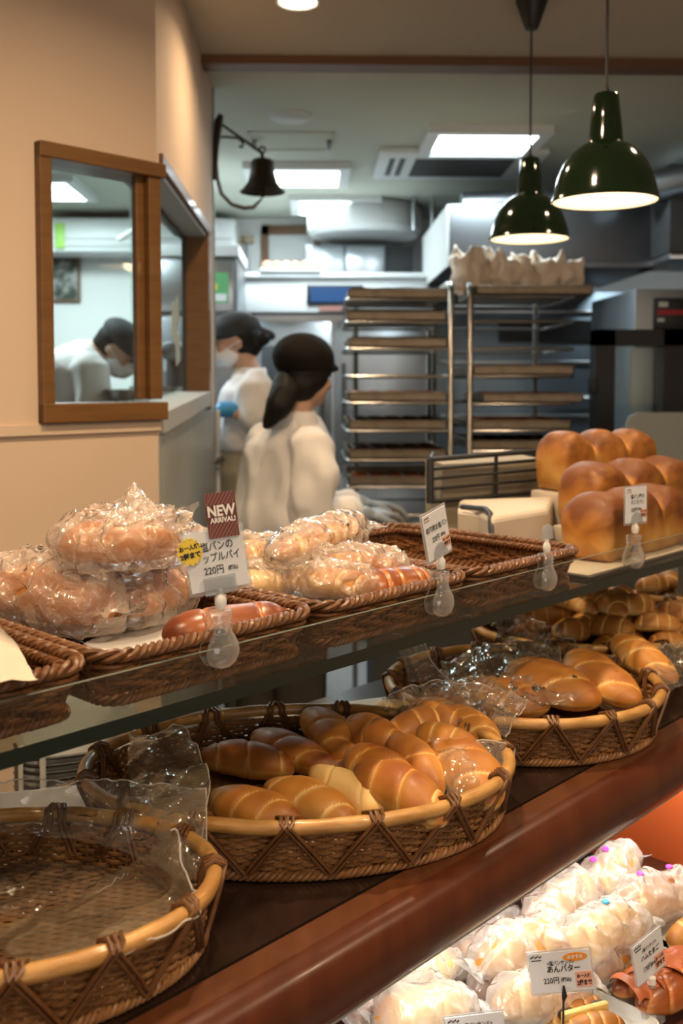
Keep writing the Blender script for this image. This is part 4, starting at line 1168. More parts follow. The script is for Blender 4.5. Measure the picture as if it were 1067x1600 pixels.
TG = 'bagged rolls on the second tray'
bagged('bagged roll half hidden behind the new arrival card', TG, hz(338, 885, ZT+.058), hz(428, 862, ZT+.062), .075, .062, 31, .004, .012, (0, .1), m_bag, m_roll, .35, 3, .8, .55)
bagged('topmost bagged roll, clear bag end pointing right', TG, hz(428, 872, ZT+.075), hz(562, 824, ZT+.082), .078, .062, 36, .004, .035, (0, .0), m_bag, m_roll, .55, 3, .7, .50)
bagged('bagged roll with its folded open end beside the card edge, low at the front', TG, hz(352, 918, ZT+.036), hz(452, 914, ZT+.030), .07, .058, 41, .004, .012, (0, 0), m_bag, m_roll, .25, 3, .8, .55)
bagged('bagged roll at the front middle above the white paper liner', TG, hz(430, 898, ZT+.040), hz(540, 922, ZT+.030), .075, .06, 46, .006, .014, (0, 0), m_bag, m_roll, .4, 3, .8, .5)
bagged('bagged roll at the rear of the group, right below the topmost one', TG, hz(478, 888, ZT+.056), hz(636, 890, ZT+.040), .075, .06, 52, .004, .02, (0, 0), m_bag, m_rollb, .5, 3, .7, .5)
bagged('bagged roll resting against the unwrapped crisp pastry', TG, hz(470, 905, ZT+.045), hz(600, 925, ZT+.03), .07, .055, 57, .004, .014, (0, 0), m_bag, m_roll, .55, 3, .7, .5)
# napkin on the near tray
film_patch('paper_napkin', 'white paper napkin at the near left end of the glass shelf', [[hz(-70, 968, ZT+.085), hz(-20, 972, ZT+.085), hz(10, 984, ZT+.080)], [hz(-70, 1010, ZT+.066), hz(-10, 1012, ZT+.066), hz(36, 1020, ZT+.06)], [hz(-70, 1072, ZT+.054), hz(-5, 1068, ZT+.052), hz(62, 1058, ZT+.050)]], m_cover, 3, .25, 24, 24, 'napkin', 14)

# ---- loaves, their board and stepped stand
LB = MB(); cbox(LB, SLO+.005, SLO+.42, QG+.012, QG+.20, 0, .007, 0, .003)
o = LB.obj('loaf_board', m_black); o.location = (0, 0, ZU); tag(o, 'thin black-edged board under the front loaves', 'board')
LB = MB(); cbox(LB, SLO+.010, SLO+.415, QG+.017, QG+.195, 0, .002); 
o = LB.obj('board_paper', m_cover); o.location = (0, 0, ZU+.007); tag(o, 'white paper on the board under the front loaves', 'paper')
def loaf_at(label, u, v, Y, lw, D, H, lobes, seed, rz, crust, zb=None):
    P = hY(u, v, Y)
    if zb is not None: P.z = zb
    o = loaf_mesh(lw*lobes, D, H, lobes, seed, crust).obj('pan_loaf', m_loaf, smooth='all')
    r = radians(rz); P = P+Vector((cos(r), sin(r), 0))*lw*(lobes-1)/2
    o.matrix_world = T(P) @ RZ(r); tag(o, label, 'bread', 'pan loaves'); return o
loaf_at('dark crusted front loaf on the board behind the fourth tag', 932, 885, 1.82, .115, .108, .122, 3, 3, 45, .86, ZU+.0095)
loaf_at('middle row loaf with two big domes behind the tag', 926, 830, 2.01, .128, .112, .128, 3, 7, 40, .72, ZU+.045)
loaf_at('rear loaf of three domes at the top of the stepped stand', 880, 770, 2.17, .102, .105, .130, 3, 12, 31, .64, ZU+.098)
t = thing('stepped_stand', 'black wire stand with white paper cover between the empty tray and the loaves', 'stand', T((0, 0, 0)))
def quadbox(mb, px, Y0s, z0, z1):
    """box over a world quad given as (x px, Y) pairs"""
    b4 = [Vector((hY(u, 700, Y).x, Y)) for u, Y in px]
    vs = [(p.x, p.y, z0) for p in b4]+[(p.x, p.y, z1) for p in b4]
    return mb.add(vs, [(0,3,2,1),(4,5,6,7),(0,1,5,4),(1,2,6,5),(2,3,7,6),(3,0,4,7)])
m = MB(); quadbox(m, [(770, 1.82), (858, 1.95), (868, 2.16), (715, 2.10)], 0, ZU+.002, ZU+.086)
o = m.obj('paper_cover', m_cover, t, smooth=False)
md = o.modifiers.new('round', 'BEVEL'); md.width = .012; md.segments = 3
def step(u, Y, lw, rz, hd, h, z1):
    r = radians(rz); P = hY(u, 800, Y)+Vector((cos(r), sin(r), 0))*lw; P.z = 0
    MB().box((-lw*1.5-.004, -hd, ZU+.002), (lw*1.5+.02, hd, ZU+z1), 0, T(P) @ RZ(r), .004).obj('step', m_cover, t)
step(926, 2.01, .128, 40, .050, 0, .044); step(880, 2.17, .102, 31, .046, 0, .097)
f = [hY(722, 792, 1.98), hY(758, 795, 1.90), hY(766, 803, 1.86), hY(768, 838, 1.80), hY(780, 846, 1.78), hY(850, 856, 1.80), hY(878, 868, 1.82)]
MB().tube(f, .0055, 8).obj('wire_edge', m_black, t)
m = MB(); quadbox(m, [(716, 1.96), (760, 1.90), (764, 1.99), (716, 2.04)], 0, ZU+.002, ZU+.074)
m.obj('inner_paper', m_cover, t, smooth=False)
t = thing('wire_basket', 'black wire basket lined with beige card behind the white stand', 'basket', T((0, 0, 0)))
def wl_(y0, y1, xa=672, xb=848, Ya=2.14, Yb=2.28): return [hY(xa, y0, Ya), hY(xb, y1, Yb)]
for y0, y1, r in ((718, 704, .0058), (733, 718, .004), (748, 733, .004), (764, 749, .004), (784, 768, .0048)):
    MB().tube(wl_(y0, y1), r, 8).obj('wire', m_black, t)
MB().tube([hY(672, 716, 2.14), hY(672, 786, 2.14)], .008, 6).obj('post', m_black, t)
MB().tube([hY(775, 707, 2.22), hY(775, 778, 2.22)], .0045, 8).obj('post', m_black, t)
for y in (718, 784): MB().tube([hY(672, y, 2.14), hY(672, y, 2.14)+Vector((.03, .20, 0))], .004, 8).obj('side_wire', m_black, t)
m_beige = mat('beige_card', (.34, .29, .21), .75)
a, b_ = hY(692, 700, 2.17), hY(850, 700, 2.31)
zt0, zb0 = hY(700, 724, 2.2).z, ZU+.003
m = MB(); dn = Vector((-.02, .16, 0))
m.add([(a.x, a.y, zb0), (b_.x, b_.y, zb0), (b_.x+dn.x, b_.y+dn.y, zb0), (a.x+dn.x, a.y+dn.y, zb0), (a.x, a.y, zt0), (b_.x, b_.y, zt0), (b_.x+dn.x, b_.y+dn.y, zt0), (a.x+dn.x, a.y+dn.y, zt0)],
      [(0,3,2,1),(4,5,6,7),(0,1,5,4),(1,2,6,5),(2,3,7,6),(3,0,4,7)])
m.obj('card_lining', m_beige, t, smooth=False)

# ---- price tags
_fonts = {}
def text(s_, size, M, mt, parent, name='lettering', bold=0.0, sx=1.0, align='CENTER'):
    cu = bpy.data.curves.new('t', 'FONT'); cu.body = s_; cu.size = size; cu.align_x = align; cu.align_y = 'CENTER'
    cu.offset = bold; cu.resolution_u = 3
    o = bpy.data.objects.new('t', cu); COL.objects.link(o)
    dg = bpy.context.evaluated_depsgraph_get()
    me = bpy.data.meshes.new_from_object(o.evaluated_get(dg))
    bpy.data.objects.remove(o)
    me.transform(M @ SC(sx, 1, 1))
    me.materials.clear(); me.materials.append(mt)
    o = bpy.data.objects.new(name, me); COL.objects.link(o); o.parent = parent
    return o
FRONT = Matrix(((1, 0, 0, 0), (0, 0, -1, 0), (0, 1, 0, 0), (0, 0, 0, 1)))     # text plane xy -> card plane xz facing -y
def onface(x, z, y=-.0016, rot=0): return T((x, y, z)) @ FRONT @ RZ(rot)
m_sticker = mat('yellow_sticker', (.85, .62, .06), .5)
m_salmon = mat('salmon_sticker', (.80, .42, .30), .5)
m_newred = mat('maroon_card', (.12, .022, .020), .5)
m_newstr = mat('maroon_stripe', (.26, .10, .075), .5)
m_orangel = mat('orange_oval', (.85, .30, .03), .5)
m_whitel = mat('white_lettering', (.85, .82, .78), .5)
m_tan = mat('logo_brown', (.30, .16, .08), .6)
def half_lathe(prof, n, sgn, gap, sy):
    vs = []; fs = []
    for r, z in prof:
        for k in range(n+1):
            a = pi*k/n; vs.append((r*cos(a), sgn*(gap+r*sin(a)*sy), z))
    P = len(prof)
    for i in range(P-1):
        for k in range(n): fs.append((i*(n+1)+k, i*(n+1)+k+1, (i+1)*(n+1)+k+1, (i+1)*(n+1)+k))
    return vs, fs
CLIPP = [(r*1.22, z) for r, z in [(.001, 0), (.010, .001), (.0155, .006), (.0180, .013), (.0185, .019), (.0170, .027), (.0135, .034), (.0105, .040), (.0095, .046), (.0108, .049), (.0096, .051), (.0110, .054), (.0100, .056), (.0112, .060), (.0095, .0635), (.001, .064)]]
def tag_clip(label, base, scale=1.0, card=None, hold='plate'):
    """clear bulb-shaped clip on the guard glass; card(card_root, w, h) writes the card"""
    t = thing('price_tag_holder', label, 'price tag', T(base) @ RZ(pi/4) @ SC(scale, scale, scale), 'price tag clips on the guard glass')
    for sg, yc in ((-1, .004), (1, .010)):
        v, f = half_lathe(CLIPP, 14, sg, yc-.003 if sg < 0 else yc, .62)
        MB().add(v, f).obj('jaw', m_acryl, t, fix=False)
    MB().box((-.006, -.0015, .030), (.006, .007, .036)).tube([(-.004, .003, .040), (.004, .003, .040)], .003, 8).obj('spring', m_dgrey, t)
    MB().lathe([(0, .064), (.0055, .066), (.0068, .071), (.0068, .077), (.005, .081), (.0035, .083), (.0035, .088), (0, .088)], 16, 0, T((0, .002, 0))).obj('ball_joint', mat('white_joint', (.78, .78, .76), .3), t)
    return t
def card_mesh(w, h, th=.0012, r=.003):
    return MB().box((-w/2, -th, 0), (w/2, th*.2, h), 0, None, .0004)
def base_card(t, w, h, M, margin=.003):
    """frosted sleeve with a white card in it, hung on the clip's ball"""
    s = MB().box((-w/2-margin, .0004, -.004), (w/2+margin, .0018, h+margin)).obj('sleeve', m_plate, t, smooth=False); s.matrix_parent_inverse.identity(); s.matrix_local = M
    c = MB().box((-w/2, -.0008, 0), (w/2, .0003, h)).obj('card', m_card, t, smooth=False); c.matrix_local = M
    return c
def foot_plate(t, M, w=.030, h=.016, arch=False):
    m = MB()
    if arch: m.prism([(w/2*cos(pi*k/14), h*sin(pi*k/14)) for k in range(15)], -.0015, 0, 0, Matrix(((1,0,0,0),(0,0,1,-.002),(0,1,0,0),(0,0,0,1))))
    else: m.box((-w/2, -.004, -.003), (w/2, -.0025, h)).box((-w/2, -.004, -.005), (w/2, .003, -.003))
    o = m.obj('card_grip', m_plate, t, smooth=False); o.matrix_local = M
def price_sticker(c, x, z, w, h, a='お一人様', b='2個まで', col=None):
    s = MB().box((x-w/2, -.0014, z-h/2), (x+w/2, -.0008, z+h/2)).obj('sticker', col or m_salmon, c, smooth=False)
    return s
def write(c, rows, ink=None):
    for s_, size, x, z, sx, bold in rows: text(s_, size, onface(x, z), ink or m_ink, c, bold=bold, sx=sx)
def card_frame(base, centre_px, yaw, rollz, t, w, h):
    """card frame in the holder's local space: bottom centre above the ball joint"""
    return T((0, .001, .090)) @ RZ(yaw) @ RY(-rollz)
# 1: new arrival
b1 = hq(347, 1042, QG); t1 = tag_clip('tag holder with the maroon new arrival card and yellow sticker', b1, .97)
M1 = T((0, .001, .088)) @ RZ(radians(-36)) @ RY(radians(-9))
w, h = .064, .066
c1 = base_card(t1, w, h, M1); foot_plate(t1, M1, .036, .015)
write(c1, [('塩パンの', .0115, .003, .048, .80, .00012), ('アップルパイ', .0115, .002, .0355, .74, .00012), ('220円', .0112, -.004, .0215, .80, .0001), ('(税込)', .0052, .017, .0215, .8, .0002)])
n1 = MB().box((-.017, -.0030, 0), (.017, -.0018, .050)).obj('new_arrival_card', m_newred, t1, smooth=False); n1.matrix_local = M1 @ T((.013, 0, .0565)) @ RY(radians(2))
for zc_ in (.0085, .0455):
    m = MB(); zlo, zhi = (0, .0165) if zc_ < .02 else (.0365, .050)
    for k in range(-5, 9):
        x = -.017+k*.0042
        pts = [(x, zlo), (x+.0021, zlo), (x+.0021+(zhi-zlo)*.7, zhi), (x+(zhi-zlo)*.7, zhi)]
        pts = [(max(-.017, min(.017, a)), b) for a, b in pts]
        if abs(pts[0][0]-pts[1][0])+abs(pts[2][0]-pts[3][0]) > 1e-5:
            m.add([(a, -.0032, b) for a, b in pts], [(0, 1, 2, 3)])
    m.obj('stripes', m_newstr, n1, smooth=False)
text('NEW', .0165, T((0, -.0034, .0295)) @ FRONT, m_whitel, n1, bold=.0006, sx=.80)
text('ARRIVAL!', .0078, T((.001, -.0034, .0195)) @ FRONT, m_whitel, n1, bold=.0003, sx=.86)
m = MB(); N = 64
m.prism([((.0135+.0011*cos(16*2*pi*k/N))*cos(2*pi*k/N), (.0150+.0011*cos(16*2*pi*k/N))*sin(2*pi*k/N)) for k in range(N)], -.0034, -.0022, 0, Matrix(((1,0,0,0),(0,0,1,0),(0,1,0,0),(0,0,0,1))))
y1 = m.obj('yellow_sticker', m_sticker, t1, smooth=False); y1.matrix_local = M1 @ T((-.027, 0, .047)) @ RY(radians(-4))
text('お一人様', .0062, T((0, -.0037, .0045)) @ FRONT, m_ink, y1, bold=.0003, sx=.9)
text('2個まで', .0072, T((0, -.0037, -.0045)) @ FRONT, m_ink, y1, bold=.0004, sx=.9)
m = MB()
for k in range(12):
    a = 2*pi*(k+.5)/12; m.lathe([(0, -.0002), (.0006, 0), (0, .0002)], 8, 0, T((.0122*cos(a), -.0036, .0137*sin(a))) @ RX(pi/2))
m.obj('sticker_dots', m_tan, y1)
# 2: tall sleeve
def std_card(t, M, rows, w=.052, h=.066, stick=True, arch=True, logo=True):
    c = base_card(t, w, h, M); 
    if arch: foot_plate(t, M, .030, .020, True)
    write(c, rows)
    if stick:
        s = price_sticker(c, w/2-.0085, .016, .017, .0155)
        text('お一人様', .0044, onface(w/2-.0085, .0195, -.0018), m_ink, s, bold=.0002, sx=.85); text('2個まで', .0066, onface(w/2-.0085, .0125, -.0018), m_ink, s, bold=.0003, sx=.66)
    if logo:
        m = MB()
        for k in range(7): m.box((-w/2+.003+k*.0016, -.0012, h-.0065+.0009*(k % 3)), (-w/2+.0042+k*.0016, -.0008, h-.0045+.0009*(k % 3)))
        for k in range(9): m.box((-w/2+.003+k*.0013, -.0012, h-.0095), (-w/2+.004+k*.0013, -.0008, h-.0082))
        m.obj('logo', m_tan, c, smooth=False)
    return c
t2 = tag_clip('tag holder leaning left before the empty tray, tall white price card', hq(690, 962, QG), .97)
M2 = T((0, .001, .086)) @ RY(radians(-15)) @ T((-.003, 0, 0))
std_card(t2, M2, [('和風明太塩パン', .0095, .001, .043, .72, .00012), ('220円', .0100, -.004, .0275, .66, .0001), ('(税込)', .0050, .0125, .0285, .8, .0002)])
t3 = tag_clip('tag holder without any card, third along the guard glass', hq(855, 922, QG), .90)
m = MB().prism([(-.017, 0), (.017, 0), (.017, .016)]+[(.017*cos(pi*k/12), .016+.010*sin(pi*k/12)) for k in range(1, 12)]+[(-.017, .016)], -.001, .001, 0, Matrix(((1,0,0,0),(0,0,1,0),(0,1,0,0),(0,0,0,1))))
o = m.obj('card_grip', m_plate, t3, smooth=False); o.matrix_local = T((0, .001, .088))
t4 = tag_clip('tag holder in front of the loaves, upright white price card', hq(993, 888, QG), .95)
M4 = T((0, .001, .086)) @ RZ(radians(-16)) @ RY(radians(-1))
std_card(t4, M4, [('塩パン屋の', .0095, .003, .048, .74, .00012), ('ミニ食パン', .0095, .003, .0375, .74, .00012), ('220円', .0095, -.006, .0235, .66, .0001), ('(税込)', .0046, .0085, .0245, .8, .0002)], .054, .066)

# ---- clear films in and around the baskets
def px(rows, zoff=0): return [[hz(u, v, ZM+h+zoff) for u, v, h in r] for r in rows]
m_film3 = film('creased_film', .10, .8, bs=24, bst=.7, rough=.10, hazecol=(.85, .78, .70))
m_film2 = film('smoky_film', .24, .5, tint=(.95, .93, .90), hazecol=(.50, .40, .27), bs=14, bst=.35, rough=.14)
film_patch('bag_film', 'clear film standing along the rear rim of the empty basket', px([
    [(-60, 1222, .098), (60, 1220, .098), (190, 1224, .096), (322, 1236, .092)],
    [(-60, 1262, .078), (60, 1262, .076), (200, 1285, .074), (322, 1318, .070)],
    [(-60, 1300, .056), (60, 1305, .055), (190, 1330, .052), (308, 1390, .050)]]), m_film3, 2, .9, 40, 60)
film_patch('bag_film', 'cloudy film sheet with a pointed corner, inside the empty basket', px([
    [(268, 1300, .115), (276, 1298, .115), (282, 1330, .098), (304, 1395, .075)],
    [(180, 1362, .062), (225, 1370, .060), (262, 1395, .058), (312, 1432, .064)],
    [(90, 1415, .026), (135, 1432, .040), (190, 1450, .054), (258, 1456, .070)],
    [(-60, 1455, .020), (0, 1490, .036), (60, 1508, .058), (120, 1500, .072)]]), m_film2, 6, .45, 46, 30, sc=16)
film_patch('bag_film', 'shiny clear film lying on the floor of the empty basket', px([
    [(-70, 1330, .018), (30, 1325, .018), (120, 1330, .018), (205, 1350, .02)],
    [(-70, 1370, .018), (30, 1372, .020), (110, 1378, .020), (190, 1372, .02)],
    [(-70, 1430, .018), (0, 1432, .020), (70, 1420, .020), (150, 1395, .02)]]), m_film, 9, .9, 44, 44, sc=40)
film_patch('bag_film', 'clear film sheet hanging over the left end of the roll basket', px([
    [(205, 1152, .085), (228, 1142, .10), (268, 1132, .11), (292, 1140, .105)],
    [(200, 1200, .075), (236, 1195, .085), (285, 1190, .09), (326, 1212, .085)],
    [(208, 1250, .070), (240, 1260, .076), (282, 1268, .078), (320, 1275, .074)],
    [(236, 1300, .062), (255, 1320, .064), (285, 1336, .060), (310, 1345, .056)]]), m_film2, 12, .7, 44, 34, sc=22)
film_patch('bag_film', 'clear bag stretched over the large roll at the right of the basket', px([
    [(668, 1150, .092), (705, 1152, .094), (750, 1156, .090), (790, 1160, .082)],
    [(690, 1190, .082), (720, 1195, .084), (760, 1198, .078), (796, 1196, .064)],
    [(700, 1252, .052), (730, 1262, .052), (764, 1252, .046), (790, 1232, .048)]]), m_film3, 15, .5, 34, 34, sc=26)
film_patch('bag_film', 'crumpled clear film standing up between the second and third baskets', px([
    [(598, 1092, .10), (640, 1072, .115), (700, 1066, .115), (770, 1076, .108), (824, 1092, .10)],
    [(600, 1108, .085), (660, 1098, .092), (720, 1100, .09), (770, 1110, .085), (806, 1120, .08)],
    [(606, 1120, .072), (660, 1120, .070), (720, 1122, .070), (765, 1140, .066), (790, 1152, .06)]]), m_film3, 19, 1.5, 34, 56, sc=30)
film_patch('bag_film', 'clear film draped over the flat breads in the third basket', px([
    [(690, 1040, .060), (750, 1012, .085), (800, 1000, .09), (865, 1005, .085)],
    [(690, 1072, .062), (760, 1052, .080), (820, 1050, .085), (890, 1045, .078)],
    [(720, 1105, .056), (780, 1105, .066), (850, 1112, .064), (930, 1080, .062)]]), m_film3, 23, 1.2, 40, 44, sc=24)
film_patch('bag_film', 'narrow strip of clear film rising at the left rim of the third basket', px([
    [(612, 992, .13), (640, 990, .13), (662, 1000, .125)], [(628, 1030, .10), (652, 1030, .10), (676, 1036, .095)], [(640, 1062, .072), (670, 1062, .070), (700, 1060, .066)]]), m_film3, 27, .9, 24, 20)
film_patch('bag_film', 'crumpled shiny film at the rim between the third and fourth baskets', px([
    [(768, 975, .10), (800, 962, .10), (835, 968, .10), (870, 985, .10)], [(785, 992, .085), (815, 988, .08), (850, 992, .08), (885, 1000, .08)], [(800, 1004, .07), (830, 1003, .07), (870, 1006, .07), (905, 1010, .07)]]), m_film, 31, 1.8, 26, 30, sc=36)
film_patch('bag_film', 'shiny film at the right rim of the third basket', px([
    [(1010, 1020, .085), (1045, 1010, .09), (1080, 1005, .09)], [(1020, 1050, .075), (1050, 1045, .08), (1085, 1035, .08)], [(1030, 1085, .06), (1060, 1075, .062), (1090, 1062, .062)]]), m_film, 35, 1.5, 24, 24, sc=36)
# papers on the wooden shelf
flat_sheet('paper_sheet', 'white paper sheet on the counter behind the empty basket', 'paper', [(-70, 1246), (-60, 1290), (160, 1262), (140, 1228)], ZM+.002, m_paper)
flat_sheet('paper_sheet', 'white tray paper on the counter behind the middle roll basket', 'paper', [(345, 1112), (360, 1128), (650, 1106), (640, 1090)], ZM+.002, m_paper, .002)
# glass divider on the shelf
g = MB(); pA = hz(858, 1012, ZM); sA_, qA_ = sq(pA)
cbox(g, sA_, sA_+.006, qA_, min(qA_+.28, QBK-.01), ZM+.0005, ZU-.0165); g.m = [1 if i in (2, 4) else 0 for i in range(6)]
o = g.obj('glass_divider', [m_glass, m_gtop], smooth=False); tag(o, 'upright clear glass divider in front of the far end basket', 'glass panel')

# ---- white air cleaner on the floor behind the counter
pu = hq(118, 1150, QBK+.42)
t = thing('air_cleaner', 'white air cleaner with slatted grille seen below the glass shelf', 'air cleaner', T((pu.x, pu.y, 0)) @ RZ(radians(20)))
MB().loft([((0, 0, .02), (.11, 0, 0), (0, .10, 0), 4), ((0, 0, .30), (.11, 0, 0), (0, .10, 0), 4), ((0, 0, .97), (.105, 0, 0), (0, .095, 0), 4), ((0, 0, .99), (.095, 0, 0), (0, .085, 0), 4)], 40).obj('body', m_white, t)
for k in range(26):
    z = .50+k*.0132
    m = MB(); pts = []
    for j in range(19):
        a = pi+pi*j/18; ca, sa = cos(a), sin(a)
        pts.append((.1105*math.copysign(abs(ca)**.5, ca), .1005*math.copysign(abs(sa)**.5, sa), z))
    m.tube(pts, .0034, 5, flat=1.0, up=(0, 0, 1)); m.obj('slot', m_black, t)

for a in (pi*1.18, pi*1.38, pi*1.62, pi*1.82):
    ca, sa = cos(a), sin(a); x, y = .113*math.copysign(abs(ca)**.5, ca), .103*math.copysign(abs(sa)**.5, sa)
    MB().tube([(x, y, .49), (x, y, .85)], .0055, 6).obj('rib', m_white, t)

# ================================================================ THE LIT LOWER CASE
LG = 'milky bags of sandwich rolls in the lower case'
ZB = ZL+.012
# black trays under the bags
for k, (s_, lab) in enumerate(((.55, 'black tray under the nearest bags in the lower case'), (.98, 'black tray under the middle bags in the lower case'), (1.42, 'black tray under the bags at the far end of the lower case'))):
    m = MB(); cbox(m, s_-.20, s_+.20, QM+.075, QM+.35, 0, .006, 0, .002)
    for a, b, c_, d_ in ((s_-.20, s_+.20, QM+.075, QM+.08), (s_-.20, s_-.195, QM+.075, QM+.35), (s_+.195, s_+.20, QM+.075, QM+.35)): cbox(m, a, b, c_, d_, 0, .018)
    o = m.obj('black_tray', m_black, smooth=False); o.location = (0, 0, ZL+.0005); tag(o, lab, 'tray')
def lb(label, a, b, W=.082, H=.070, seed=1, cr=.45, dots=(), t0=.01, t1=.01, mt=None, rm=None, lift=(0, 0), dcol=None, amp=1.0):
    t = bagged(label, LG, hz(a[0], a[1], ZB+a[2]), hz(b[0], b[1], ZB+b[2]), W*.80, H*.84, seed, t0, t1, lift, mt or m_wbag, rm or m_roll, cr, 2, amp*.62, .55, inner=.86, sc=19)
    for x, y, z in dots:
        o = MB().lathe([(0, -.002), (.005, -.0015), (.006, 0), (.005, .002), (0, .003)], 12).obj('bag_closure', dcol, t)
        o.location = (x, y, z)
    return t
m_pink = mat('pink_sticker', (.80, .06, .62), .5); m_blues = mat('blue_sticker', (.03, .35, .72), .5); m_yel = mat('yellow_closure', (.80, .68, .15), .5)
lb('milky bag with an orange crust at the near end, half under the rail', (548, 1592, .03), (660, 1520, .03), seed=61, cr=.7, rm=m_pie)
lb('round puffed milky bag at the front, near end of the lower case', (585, 1598, .045), (735, 1566, .04), .10, .085, 62, cr=.2)
lb('white paper-like bag behind the puffed round one', (600, 1545, .05), (712, 1500, .05), seed=63, cr=.1)
lb('milky bag of a long roll lying second row, brown roll end showing', (690, 1530, .035), (815, 1440, .04), seed=64, cr=.6)
lb('large bright bag across the middle of the lower case', (742, 1512, .07), (880, 1452, .07), .085, .075, 65, cr=.3)
lb('bag with a round brown roll end, just left of the yellow closure', (738, 1560, .03), (800, 1525, .03), .075, .07, 66, cr=.95, t0=.004, rm=m_rollb)
lb('front bag with a yellow closure, in front of the price card', (770, 1578, .04), (915, 1530, .038), .09, .078, 67, cr=.35, dots=((-.01, .0, .045),), dcol=m_yel)
lb('bag leaning up towards the rail with a yellow filling end', (820, 1452, .06), (930, 1372, .06), .088, .08, 68, cr=.4)
lb('bag with a blue sticker in the middle of the lower case', (868, 1500, .055), (1000, 1432, .05), .095, .085, 69, cr=.3, dots=((.012, .0, .050),), dcol=m_blues)
lb('tall bag with pink stickers pointing up at the orange panel', (905, 1410, .05), (992, 1330, .075), .08, .07, 70, cr=.4, dots=((-.022, .012, .036), (.010, .008, .040)), dcol=m_pink)
lb('bag with pink stickers at the far end, against the orange panel', (955, 1425, .045), (1085, 1385, .045), .10, .085, 71, cr=.6, dots=((-.030, .0, .048), (.028, -.004, .048)), dcol=m_pink)
lb('bag lying low behind the price cards of the lower case', (880, 1525, .03), (985, 1480, .03), .08, .065, 72, cr=.6)
# end panel of the case
o = MB(); cbox(o, 1.715, 1.735, QM-.06, QM+.36, ZL+.0005, ZM-.105); o = o.obj('case_end_panel', m_orange, ct, smooth=False)
# white trays
def plate_tray(label, s0_, s1_, q0_, q1_, z, rz=0):
    t = thing('white_tray', label, 'tray', CROT @ T(((s0_+s1_)/2, (q0_+q1_)/2, z)) @ RZ(rz), 'white trays in the lower case')
    w, d = (s1_-s0_)/2, (q1_-q0_)/2
    MB().loft([((0, 0, 0), (w*.90, 0, 0), (0, d*.88, 0), 8), ((0, 0, .006), (w*.94, 0, 0), (0, d*.93, 0), 8), ((0, 0, .020), (w, 0, 0), (0, d, 0), 8), ((0, 0, .021), (w*.98, 0, 0), (0, d*.975, 0), 8), ((0, 0, .009), (w*.92, 0, 0), (0, d*.90, 0), 8), ((0, 0, .006), (w*.88, 0, 0), (0, d*.86, 0), 8)], 48).obj('dish', m_white, t)
    return t
pT = sq(hz(1000, 1520, ZL+.01)); pT2 = sq(hz(905, 1600, ZL+.01)); pT3 = sq(hz(1090, 1455, ZL+.01))
plate_tray('white tray holding the ham and egg sandwich', pT[0]-.10, pT[0]+.125, pT[1]-.075, pT[1]+.085, ZL+.001)
plate_tray('white tray holding the bean butter sandwich at the bottom edge', pT2[0]-.11, pT2[0]+.07, pT2[1]-.09, pT2[1]+.055, ZL+.001)
plate_tray('white tray at the right edge of the lower case, beyond the ham sandwich', pT3[0]-.10, pT3[0]+.10, pT3[1]-.07, pT3[1]+.09, ZL+.001)
def sandwich(label, p0, p1, fill, seed):
    t = thing('filled_roll', label, 'sandwich', axes(p0, p1))
    L = (Vector(p1)-Vector(p0)).length
    for sg in (-1, 1):
        o = roll_mesh(L, .050, .046, seed+sg, 4, .3, .62, .02).obj('bread_half', m_pie if fill == 'ham' else m_roll, t, smooth='all')
        o.location = (0, sg*.020, 0); o.rotation_euler = (sg*-.25, 0, 0)
    if fill == 'butter':
        MB().box((-L*.36, -.008, .0), (L*.36, .002, .024), 0, None, .003).obj('butter', mat('butter', (.70, .52, .16), .4), t)
        MB().box((-L*.36, .002, .0), (L*.36, .011, .021), 0, None, .004).obj('bean_paste', mat('bean_paste', (.05, .025, .018), .5), t)
    else:
        for k in range(4):
            x = -L*.36+L*.72*k/3
            o = MB().grid(lambda u, v: ((u-.5)*.05, .030*sin((v-.5)*2.6), .022*cos((v-.5)*2.6)+.005*sin(u*9+k)), 10, 12).obj('ham', mat('ham', (.48, .13, .05), .4), t)
            o.location = (x, 0, .006); o.rotation_euler = (0, 0, .3*k)
        MB().box((-L*.34, -.010, .0), (L*.34, .010, .024), 0, None, .006).obj('egg', mat('egg_filling', (.80, .60, .20), .5), t)
    return t
sandwich('ham and egg filled roll on the white tray', hz(978, 1562, ZL+.034), hz(1085, 1512, ZL+.034), 'ham', 5)
sandwich('bean paste and butter roll on the tray at the bottom edge', hz(862, 1612, ZL+.034), hz(960, 1585, ZL+.034), 'butter', 9)
place_roll('filled_roll', 'golden roll on the white tray at the right edge of the lower case', hz(1050, 1478, ZL+.034), hz(1120, 1440, ZL+.034), .06, .05, 77, m_roll, 3, .3, .5, cat='sandwich')
